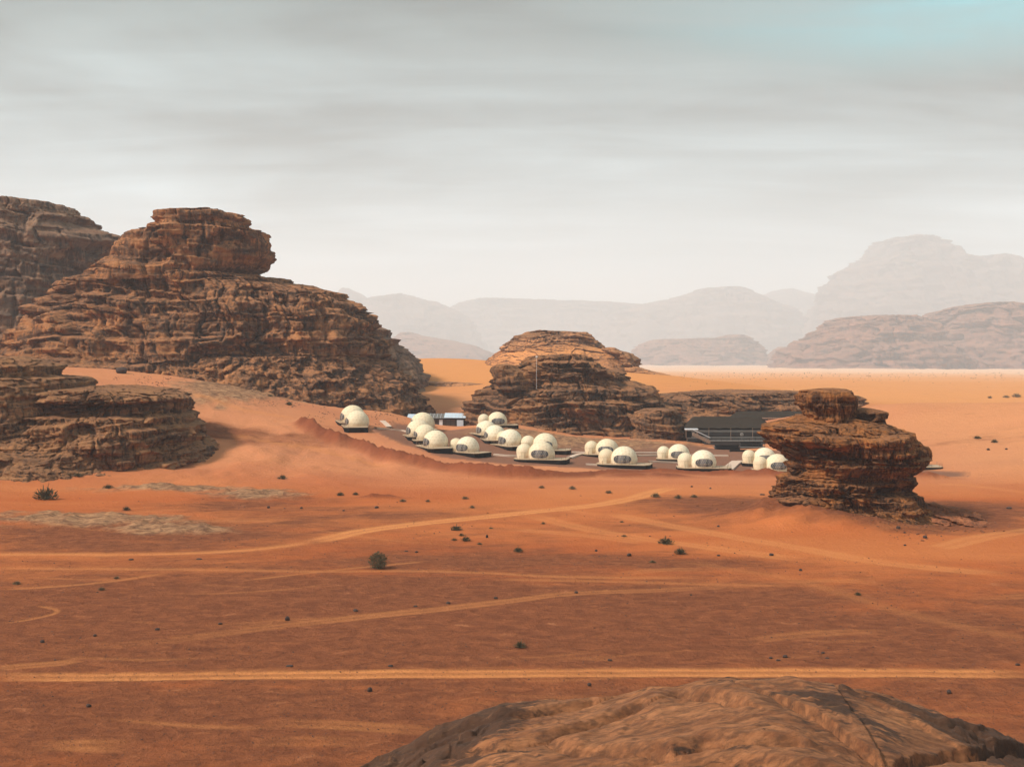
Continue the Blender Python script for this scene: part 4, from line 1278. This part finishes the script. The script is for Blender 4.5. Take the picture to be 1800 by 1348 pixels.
# low lounge seating in black on the slope
for px0, px1, py, D, lab in ((1258, 1300, 789, 384, 'black low lounge seat on the lower terrace slope, left one'), (1284, 1318, 797, 378, 'black low lounge seat nearest the gravel below the terraces'),
                             (1302, 1340, 783, 390, 'black low lounge seat on the upper terrace slope, right one')):
    x0, _, zb = W(px0, py, D); x1 = W(px1, py, D)[0]
    r = empty('lounge_seat', ((x0 + x1) / 2, D, zb)); w = (x1 - x0) / 2
    bm = bmesh.new(); box(bm, -w, w, 0, 1.1, -.8, .45); link('seat', bm_mesh('seat', bm), M_BLACK, r)
    bm = bmesh.new(); box(bm, -w, w, 1.1, 1.4, -.8, 1.1); link('backrest', bm_mesh('backrest', bm), M_BLACK, r)
    for s in (-1, 1):
        bm = bmesh.new(); box(bm, s * w - .15, s * w + .15, -.05, 1.45, -.8, .75); link('armrest', bm_mesh('armrest', bm), M_TENTD, r)
    tag(r, lab, 'seat', 'black lounge seats below the tents')

# white canopy with its stair, left end of the black tents
x, y, z = W(1216, 764, 396)
cn = empty('canopy', (x, y, z))
bm = bmesh.new(); prism(bm, [(-2.0, 0), (2.1, 0), (2.1, 2.4), (-2.0, 2.4)], 1.55, 1.85)
for v in bm.verts:
    if v.co.z > 1.8: v.co.z += .25 * (1 - abs(v.co.x) / 2.1)
link('canopy_roof', bm_mesh('canopy_roof', bm), M_WHITE, cn)
for sx in (-1.8, 1.9):
    for sy in (.15, 2.2):
        bm = bmesh.new(); bar(bm, (sx, sy, -1), (sx, sy, 1.55), .09); link('post', bm_mesh('post', bm), M_WOOD, cn)
bm = bmesh.new(); box(bm, -1.9, -.1, .3, 2.2, -.9, 1.0); link('counter', bm_mesh('counter', bm), M_BLACK, cn)
tag(cn, 'small white canopy on posts at the left end of the widest black tent', 'canopy')
x, y, z = W(1232, 768, 392)
st = empty('stair', (x, y, z))
for i in range(9):
    bm = bmesh.new(); box(bm, -2.6 + i * .62, -1.98 + i * .62, -.4, .8, 1.2 - i * .3 - .9, 1.35 - i * .3); link('step', bm_mesh('step', bm), M_WOOD, st)
bm = bmesh.new(); bar(bm, (-2.5, -.45, 2.3), (2.9, -.45, -.2), .09); link('handrail', bm_mesh('handrail', bm), M_WHITE, st)
tag(st, 'outdoor stair with a pale handrail running down from the white canopy', 'stair')
# round satellite dish on a post in front of the tent
x, y, z = W(1304, 772, 392)
dr = empty('satellite_dish', (x, y, z))
bm = bmesh.new(); bar(bm, (0, 0, -1.2), (0, 0, 1.2), .07, 6); link('post', bm_mesh('post', bm), M_TENTG, dr)
bm = bmesh.new(); bmesh.ops.create_cone(bm, cap_ends=True, segments=18, radius1=.62, radius2=.45, depth=.16)
bmesh.ops.rotate(bm, verts=bm.verts, matrix=Matrix.Rotation(math.radians(75), 3, 'X')); bmesh.ops.translate(bm, verts=bm.verts, vec=(0, -.1, 1.5))
link('dish', bm_mesh('dish', bm), M_TENTG, dr)
tag(dr, 'round grey dish on a post in front of the striped tent wall', 'satellite dish')


def long_building():
    D = 440
    x0, _, zb = W(716, 751, D); x1 = W(814, 751, D)[0]
    root = empty('long_building', ((x0 + x1) / 2, D, zb)); w = (x1 - x0) / 2
    h = 3.1
    bm = bmesh.new(); box(bm, -w + .2, w - .3, .4, 6, -1.5, h); link('wall', bm_mesh('wall', bm), M_TENTD, root)
    n = 10
    for i in range(n):
        a = -w + .4 + (2 * w - 3.0) * i / n; c = a + (2 * w - 3.0) / n - .3
        bm = bmesh.new(); box(bm, a, c, .28, .36, .9, 2.5); p = link('window', bm_mesh('window', bm), M_GLASS, root)
        bm = bmesh.new(); box(bm, a - .06, c + .06, .25, .385, .76, .9); box(bm, a - .06, c + .06, .25, .385, 2.5, 2.62); link('window_frame', bm_mesh('window_frame', bm), M_RAIL, p)
    for px in (775,):
        xx = W(px, 0, D)[0] - (x0 + x1) / 2
        bm = bmesh.new(); box(bm, xx - .6, xx + .6, -.1, .24, -.4, 2.7); link('pillar', bm_mesh('pillar', bm), M_WHITE, root)
    bm = bmesh.new(); box(bm, w - 2.2, w + .1, -.3, 4, -.2, 2.6); link('end_wall', bm_mesh('end_wall', bm), M_BLUE, root)
    # low-pitched sheets
    for a, c, zt, m in ((-w - .2, -w + 6.2, 3.1, M_BLUE), (-w + 5.4, w * .32, 3.35, M_TENTG), (w * .32, w + .9, 3.5, M_BLUE)):
        bm = bmesh.new()
        V = [(a, -.6, zt), (c, -.6, zt - .1), (c, 6.4, zt + 1.2), (a, 6.4, zt + 1.3)]
        lo = [bm.verts.new((p[0], p[1], p[2] - .14)) for p in V]; hi = [bm.verts.new(p) for p in V]
        for i in range(4): bm.faces.new((lo[i], lo[(i + 1) % 4], hi[(i + 1) % 4], hi[i]))
        bm.faces.new(lo[::-1]); bm.faces.new(hi)
        link('roof_sheet', bm_mesh('roof_sheet', bm), m, root)
        for q in range(1, 6):
            bm = bmesh.new(); xx = a + (c - a) * q / 6; bar(bm, (xx, -.6, zt + .02), (xx, 6.3, zt + 1.28), .06); link('roof_batten', bm_mesh('roof_batten', bm), M_WHITE, root)
    bm = bmesh.new(); box(bm, -w - .4, w + .4, -1.2, .2, -1.5, -.1); link('base_deck', bm_mesh('base_deck', bm), M_RAIL, root)
    tag(root, 'long dark building with pale blue roof sheets behind the left dome cluster', 'building')


long_building()

# lamp mast on the central outcrop
x, y, z = W(943, 668, 425)
ms = empty('lamp_mast', (x, y, z))
bm = bmesh.new(); bar(bm, (0, 0, -3), (0, 0, 7.8), .038, 6); link('mast', bm_mesh('mast', bm), M_WHITE, ms)
bm = bmesh.new(); box(bm, -.3, .3, -.25, .25, 7.8, 8.25); link('lamp_head', bm_mesh('lamp_head', bm), M_WHITE, ms)
tag(ms, 'thin pale mast with a small lamp head standing on the central outcrop', 'mast')

# ------------------------------------------------------------------ shrubs and stones
M_BUSH = simple('olive_foliage', (.075, .064, .030), .9, .45, 4)
M_DRY = simple('dry_foliage', (.16, .11, .055), .9, .3, 4)
M_STEM = simple('shrub_stem', (.11, .07, .045), .9, .2, 4)
M_STONE = simple('dark_stone', (.060, .036, .028), .9, .3, 3)


def shrub_proto(kind, seed):
    rng = random.Random(seed)
    root = empty('shrub', (0, 0, 0))
    dense = kind == 'round'
    V, Q = [], []
    cnt = 1500 if dense else 330
    for i in range(cnt):
        if dense:
            d = Vector((rng.gauss(0, 1), rng.gauss(0, 1), rng.gauss(0, 1))).normalized()
            r = .5 * rng.random() ** .35 * (1 + .16 * math.sin(d.x * 7 + 1) * math.cos(d.z * 6) + rng.gauss(0, .04))
            p = Vector((d.x * r, d.y * r, .46 + d.z * r * .9))
            if p.z < .03: p.z = .03 + rng.random() * .1
            s = .05
            up = d
        else:
            a = rng.uniform(0, 2 * math.pi); t = rng.random() ** .7; e = rng.uniform(.15, 1.4)
            p = Vector((math.cos(a) * math.cos(e) * .5 * t, math.sin(a) * math.cos(e) * .5 * t, .02 + math.sin(e) * .42 * t))
            s = rng.uniform(.05, .11); up = Vector((p.x, p.y, p.z + .1)).normalized()
        side = up.cross(Vector((rng.gauss(0, 1), rng.gauss(0, 1), rng.gauss(0, 1)))).normalized() * s * .35
        tip = p + (up + Vector((rng.gauss(0, .5), rng.gauss(0, .5), rng.gauss(0, .5)))) * s * 1.4
        b = len(V); V += [p - side, p + side, tip + side * .4, tip - side * .4]; Q.append((b, b + 1, b + 2, b + 3))
    link('foliage', mesh_np('foliage', [tuple(v) for v in V], np.array(Q), smooth_shade=False), M_DRY if kind == 'dry' else M_BUSH, root)
    bm = bmesh.new()
    for i in range(9):
        a = rng.uniform(0, 6.28); e = rng.uniform(.4, 1.3)
        bar(bm, (0, 0, -.05), (math.cos(a) * math.cos(e) * .42, math.sin(a) * math.cos(e) * .42, math.sin(e) * .5), .012, 3)
    link('stems', bm_mesh('stems', bm), M_STEM, root)
    return root


SHRUBS = [  # px, py(base), width px, kind, label
    (665, 999, 31, 'round', 'large round dark bush standing alone on the open sand'),
    (80, 878, 42, 'tuft', 'wide green shrub in front of the left outcrop, biggest on that side'),
    (190, 859, 20, 'tuft', 'small green shrub at the very foot of the left outcrop'),
    (137, 838, 16, 'tuft', 'olive shrub growing on the sloping base of the left outcrop'),
    (497, 842, 17, 'tuft', 'dark shrub on the reddish ledge right of the left outcrop'),
    (598, 871, 14, 'tuft', 'left one of two small shrubs beside a red mound'),
    (625, 870, 12, 'tuft', 'right one of two small shrubs, touching the red mound'),
    (802, 932, 22, 'tuft', 'green tuft beside the pale curving track, topmost of a cluster of four'),
    (811, 942, 11, 'tuft', 'tiny shrub in the middle of the cluster of four'),
    (819, 951, 17, 'tuft', 'right lower shrub of the cluster of four'),
    (798, 950, 11, 'dry', 'left lower shrub of the cluster of four'),
    (911, 970, 17, 'tuft', 'small green tuft between the cluster of four and the pair of shrubs'),
    (1170, 956, 28, 'tuft', 'widest shrub of the right-hand pair on the plain'),
    (1196, 974, 22, 'tuft', 'round brownish shrub just below the widest one of the pair'),
    (1097, 943, 11, 'dry', 'small dry tuft up and left of the widest shrub of the pair'),
    (1147, 989, 14, 'dry', 'low dry tuft below the right-hand pair'),
    (708, 882, 13, 'dry', 'dry tuft just right of the red mound'),
    (752, 882, 10, 'dry', 'tiny dry tuft halfway between the red mound and the dirt heaps'),
    (818, 877, 14, 'dry', 'dry tuft below the left end of the dirt heaps'),
    (830, 893, 11, 'dry', 'dry tuft just above the pale track, under the dirt heaps'),
    (914, 1138, 23, 'tuft', 'flat dark green shrub above the wide double track'),
    (1508, 1046, 12, 'tuft', 'single grey-green shrub on the open plain below the mushroom rock'),
    (1718, 771, 14, 'tuft', 'left shrub of two on the big orange dune'),
    (1748, 778, 12, 'tuft', 'right shrub of two on the big orange dune'),
    (1740, 700, 9, 'dry', 'leftmost shrub on the crest of the orange dune'),
    (1769, 699, 12, 'dry', 'middle shrub on the crest of the orange dune'),
    (1787, 698, 16, 'dry', 'rightmost shrub on the crest of the orange dune'),
    (863, 929, 9, 'dry', 'tiny dry tuft right of the cluster of four'),
    (843, 957, 11, 'dry', 'low dry tuft right of and below the cluster of four'),
    (222, 897, 14, 'tuft', 'small olive tuft between the biggest left shrub and the ground rock'),
    (508, 712, 13, 'tuft', 'shrub at the foot of the tall cliff, right of a pale stone'),
    (474, 698, 12, 'tuft', 'shrub at the foot of the tall cliff, left of a pale stone'),
    (1152, 874, 18, 'dry', 'left tuft of three in a row left of the mushroom rock'),
    (1192, 876, 15, 'dry', 'middle tuft of three in a row left of the mushroom rock'),
    (1220, 874, 15, 'dry', 'right tuft of three in a row left of the mushroom rock'),
    (1070, 867, 14, 'dry', 'lone dry tuft above the bright crossing of tracks'),
    (1006, 860, 14, 'dry', 'dry tuft in front of the embankment, right one of two'),
    (952, 858, 12, 'dry', 'dry tuft in front of the embankment, left one of two'),
    (955, 921, 9, 'dry', 'tiny dry tuft just below the bright crossing of tracks'),
    (1093, 918, 9, 'dry', 'tiny dry tuft right of the bright crossing of tracks'),
    (178, 1037, 13, 'dry', 'small dry tuft on the faint track at the lower left'),
    (30, 1027, 14, 'dry', 'dry tuft near the left edge by a faint track'),
    (205, 1017, 12, 'dry', 'dry tuft where two faint tracks meet on the left'),
    (1575, 1302, 26, 'tuft', 'dark grass tuft growing from a crack of the foreground rock'),
]
protos = {}
sxs, sys_ = pix([s[0] for s in SHRUBS], [s[1] for s in SHRUBS])
fx, fy, fz = fgdata
rng = random.Random(5)
for (px, py, w, kind, lab), x, y in zip(SHRUBS, sxs, sys_):
    if kind not in protos:
        o = protos[kind] = shrub_proto(kind, len(protos) + 3)
    else: o = copy_tree(protos[kind])
    z = gz(x, y)
    if py > 1290:
        y = (H - 15.2) * F / (py - YH); x = (px - 900) / F * y
        k = np.argmin((fx - x) ** 2 + (fy - y) ** 2); z = float(fz[k])
    s = w * y / F
    o.location = (x, y, z - .03 * s)
    hs = {'round': 1.0, 'tuft': rng.uniform(.75, 1.0), 'dry': rng.uniform(.6, .9)}[kind]
    o.scale = (s, s, s * hs)
    o.rotation_euler = (0, 0, rng.uniform(0, 6))
    tag(o, lab, 'shrub', 'desert shrubs')


def stone_mesh(seed):
    bm = bmesh.new(); bmesh.ops.create_icosphere(bm, subdivisions=2, radius=.5)
    r = random.Random(seed); ax = [Vector((r.gauss(0, 1), r.gauss(0, 1), r.gauss(0, 1))).normalized() for _ in range(7)]
    for v in bm.verts:
        c = v.co
        for a in ax:
            d = c.dot(a)
            if d > .34: c = c - a * (d - .34)
        v.co = c * (1 + r.uniform(-.05, .05))
    return bm_mesh('stone', bm)


SM = [stone_mesh(i) for i in range(5)]
STONES = [
    (505, 1090, 9, 1.2, 'upright dark stone on the gravel plain below a low red rock outcrop'), (625, 1074, 10, .7, 'blocky dark stone right of the upright one'),
    (74, 1129, 10, .7, 'dark stone near the left edge, above the faint lower-left track'), (167, 1118, 8, .7, 'dark stone second from the left edge on the gravel plain'),
    (277, 1107, 10, .6, 'dark stone third from the left edge on the gravel plain'), (387, 1097, 8, .6, 'small dark stone left of the upright one'),
    (788, 1061, 8, .9, 'round black stone on the plain below the large round bush'), (871, 1052, 10, .5, 'flat dark stone right of the round black one'),
    (1013, 1042, 9, .5, 'flat dark stone where two faint tracks meet in the centre'), (1048, 969, 6, .9, 'tiny dark stone left of the pair of shrubs'),
    (1106, 977, 9, .8, 'dark pointed stone just left of the pair of shrubs'), (1356, 976, 9, .8, 'dark stone below the bright sand left of the mushroom rock'),
    (1407, 1003, 8, .7, 'dark stone on the bright sand right below the mushroom rock'), (1263, 977, 8, .5, 'flat stone right of the pair of shrubs'),
    (1263, 927, 6, .8, 'tiny dark stone above the pair of shrubs'), (856, 945, 5, 1.6, 'narrow standing stone right of the cluster of four shrubs'),
    (1072, 1161, 9, .6, 'dark stone just above the wide double track, centre'), (1380, 1155, 13, .5, 'wide flat stone above the double track, biggest of a loose group'),
    (1355, 1157, 9, .5, 'left stone of the loose group above the double track'), (1447, 1148, 8, .6, 'upper right stone of the loose group above the double track'),
    (1368, 1161, 9, .4, 'lowest thin stone of the loose group above the double track'), (1454, 1157, 8, .5, 'lower right stone of the loose group above the double track'),
    (1668, 1218, 11, .9, 'black stone on the gravel right above the foreground rock'), (1036, 1205, 9, .9, 'black stone just below the double track, above the rock dome'),
    (156, 1242, 12, .7, 'dark stone with a flat foot at the lower left'), (650, 1215, 10, 1.1, 'dark upright stone below the double track, left of centre'),
    (1579, 936, 8, 1.1, 'dark stone at the edge of bright sand below the mushroom rock, upright'), (1590, 940, 6, .7, 'small stone beside the upright one below the mushroom rock'),
    (1626, 946, 11, .6, 'flat stone right of the small pair below the mushroom rock'), (1591, 959, 6, .7, 'tiny stone lying lowest below the mushroom rock'),
    (1789, 1169, 9, .6, 'dark stone at the right edge above the double track'), (509, 1171, 14, .35, 'long flat stone touching the double track on the left'),
    (686, 1171, 12, .4, 'thin flat stone touching the double track near the middle'), (214, 656, 26, .6, 'dark boulder on the sand below the tall cliff'),
    (97, 1160, 5, .6, 'tiny stone between the two lower-left tracks'), (732, 971, 6, .7, 'small stone right of the large round bush'),
    (714, 969, 8, .35, 'flat sliver of stone right of the large round bush'), (730, 1066, 10, .35, 'flat dark stone left of the round black one'),
    (1774, 894, 12, .4, 'flat stone on the dark gravel at the far right of the mushroom rock'), (1215, 1046, 5, .6, 'tiny stone in the middle of the open plain'),
    (1545, 875, 6, .5, 'small stone on the skirt of the mushroom rock'), (1340, 870, 10, .4, 'flat stone at the left tip of the mushroom rock skirt'),
    (1737, 791, 8, .6, 'dark stone on the orange dune below its two shrubs'), (1769, 790, 6, .6, 'small stone right of the dark one on the orange dune'),
    (1249, 859, 5, .7, 'left tiny stone above the dry tufts left of the mushroom rock'), (1216, 856, 5, .7, 'tiny stone in front of the embankment left of the mushroom rock'),
    (350, 983, 12, .3, 'thin flat stone on the upper left track'), (230, 984, 12, .3, 'flat stone left of the thin one on the upper left track'),
    (472, 893, 7, .8, 'small dark stone on the sand right of the left outcrop'), (530, 894, 6, .8, 'tiny dark stone left of the two small shrubs'),
    (662, 893, 8, .7, 'dark stone below the red mound'), (604, 898, 5, .8, 'tiny stone below the two small shrubs'),
]
x_, y_ = pix([s[0] for s in STONES], [s[1] for s in STONES])
z_ = height(x_, y_)
for i, ((px, py, w, hh, lab), x, y, z) in enumerate(zip(STONES, x_, y_, z_)):
    o = link('stone', SM[i % 5], M_STONE)
    s = w * y / F * .98
    o.location = (x, y, z + s * hh * .22); o.scale = (s, s * .8, s * hh)
    o.rotation_euler = (0, 0, rng.uniform(-.5, .5))
    tag(o, lab, 'stone', 'dark stones scattered on the sand')

# countless pebbles and rubble: one object each
def low_stone():
    bm = bmesh.new(); bmesh.ops.create_icosphere(bm, subdivisions=1, radius=.5)
    r = random.Random(4)
    for v in bm.verts: v.co *= r.uniform(.75, 1.15)
    return bm_mesh('pebble', bm)


LOW = low_stone()


def scatter_stuff(name, pts, sizes, mat, label, cat, base=None):
    base = base or SM[0]
    nv = len(base.vertices)
    co = np.zeros(nv * 3); base.vertices.foreach_get('co', co); co = co.reshape(-1, 3)
    tri = np.array([tuple(p.vertices) for p in base.polygons])
    r = np.random.default_rng(7)
    V, Q = [], []
    for i, ((x, y, z), s) in enumerate(zip(pts, sizes)):
        a = r.uniform(0, 6.28); c, sn = math.cos(a), math.sin(a)
        S = np.array([s * r.uniform(.8, 1.5), s * r.uniform(.6, 1.1), s * r.uniform(.35, .8)])
        p = co * S
        V.append(np.stack([p[:, 0] * c - p[:, 1] * sn + x, p[:, 0] * sn + p[:, 1] * c + y, p[:, 2] + z + S[2] * .15], 1)); Q.append(tri + i * nv)
    o = link(name, mesh_np(name, np.vstack(V), np.vstack(Q), smooth_shade=False), mat)
    tag(o, label, cat, kind='stuff')


rs = np.random.default_rng(12)
n = 16000
py = 870 + 520 * rs.random(n) ** .75; px = rs.uniform(-60, 1860, n)
gx, gy = pix(px, py); g = vnoise(gx / 18, gy / 18, 0.0, 91) > -.1
gx, gy = gx[g], gy[g]
scatter_stuff('gravel', np.stack([gx, gy, height(gx, gy)], 1), (.8 + 2.6 * rs.random(len(gx)) ** 4) * gy / F, M_STONE, 'small dark pebbles strewn over the red plain', 'gravel', LOW)
n = 2600
t = rs.random(n)
px = np.where(t < .55, rs.uniform(200, 720, n), rs.uniform(830, 1215, n)); basey = np.where(t < .55, np.interp(px, [200, 400, 560, 720], [655, 690, 722, 735]), np.interp(px, [830, 1000, 1215], [752, 772, 780]))
py = basey + rs.normal(2, 9, n)
k_ = vnoise(px / 25, py / 9, 0.0, 95) > rs.uniform(-.6, .6, n)
px, py = px[k_], py[k_]; n = len(px)
gx, gy = pix(px, py)
M_RUB = simple('rubble_rock', (.17, .085, .05), .95, .35, .4)
scatter_stuff('rubble', np.stack([gx, gy, height(gx, gy)], 1), rs.uniform(.9, 2.3, n) ** 1.8 * gy / F * .8, M_RUB, 'broken rock rubble along the foot of the cliffs', 'rubble', LOW)
n = 620
px = rs.normal(1520, 120, n); py = np.interp(px, [1300, 1400, 1500, 1600, 1720], [885, 898, 915, 935, 925]) + rs.normal(2, 7, n)
gx, gy = pix(px, py)
M_SLAB = simple('fallen_slab', (.20, .075, .034), .95, .4, .6)
scatter_stuff('fallen_rubble', np.stack([gx, gy, height(gx, gy)], 1), rs.uniform(.9, 2.6, n) ** 1.9 * gy / F * .85, M_SLAB, 'fallen stone fragments spread round the foot of the mushroom rock', 'rubble')
n = 420
px = rs.uniform(1190, 1850, n); py = 655 + np.abs(rs.normal(0, 9, n))
gx, gy = pix(px, py)
scatter_stuff('far_scrub', np.stack([gx, gy, height(gx, gy)], 1), rs.uniform(.8, 2.2, n) * gy / F, M_DRY, 'faint dots of scrub on the far pale plain', 'scrub')

# ------------------------------------------------------------------ the air
bm = bmesh.new(); box(bm, -27500, 27500, -27500, 27500, -190, 1150)
hz = link('haze', bm_mesh('haze', bm), None)
hm = bpy.data.materials.new('haze_air'); hm.use_nodes = True
N = NT(hm.node_tree); N.n.clear()
out = N.new('ShaderNodeOutputMaterial'); pv = N.new('ShaderNodeVolumePrincipled')
pv.inputs['Color'].default_value = (.87, .925, .985, 1)
pv.inputs['Density'].default_value = .00013
pv.inputs['Anisotropy'].default_value = 0.0
N.l.new(pv.outputs[0], out.inputs['Volume'])
hz.data.materials.append(hm)
tag(hz, 'pale dusty air fading the far mountains', 'haze', kind='stuff')
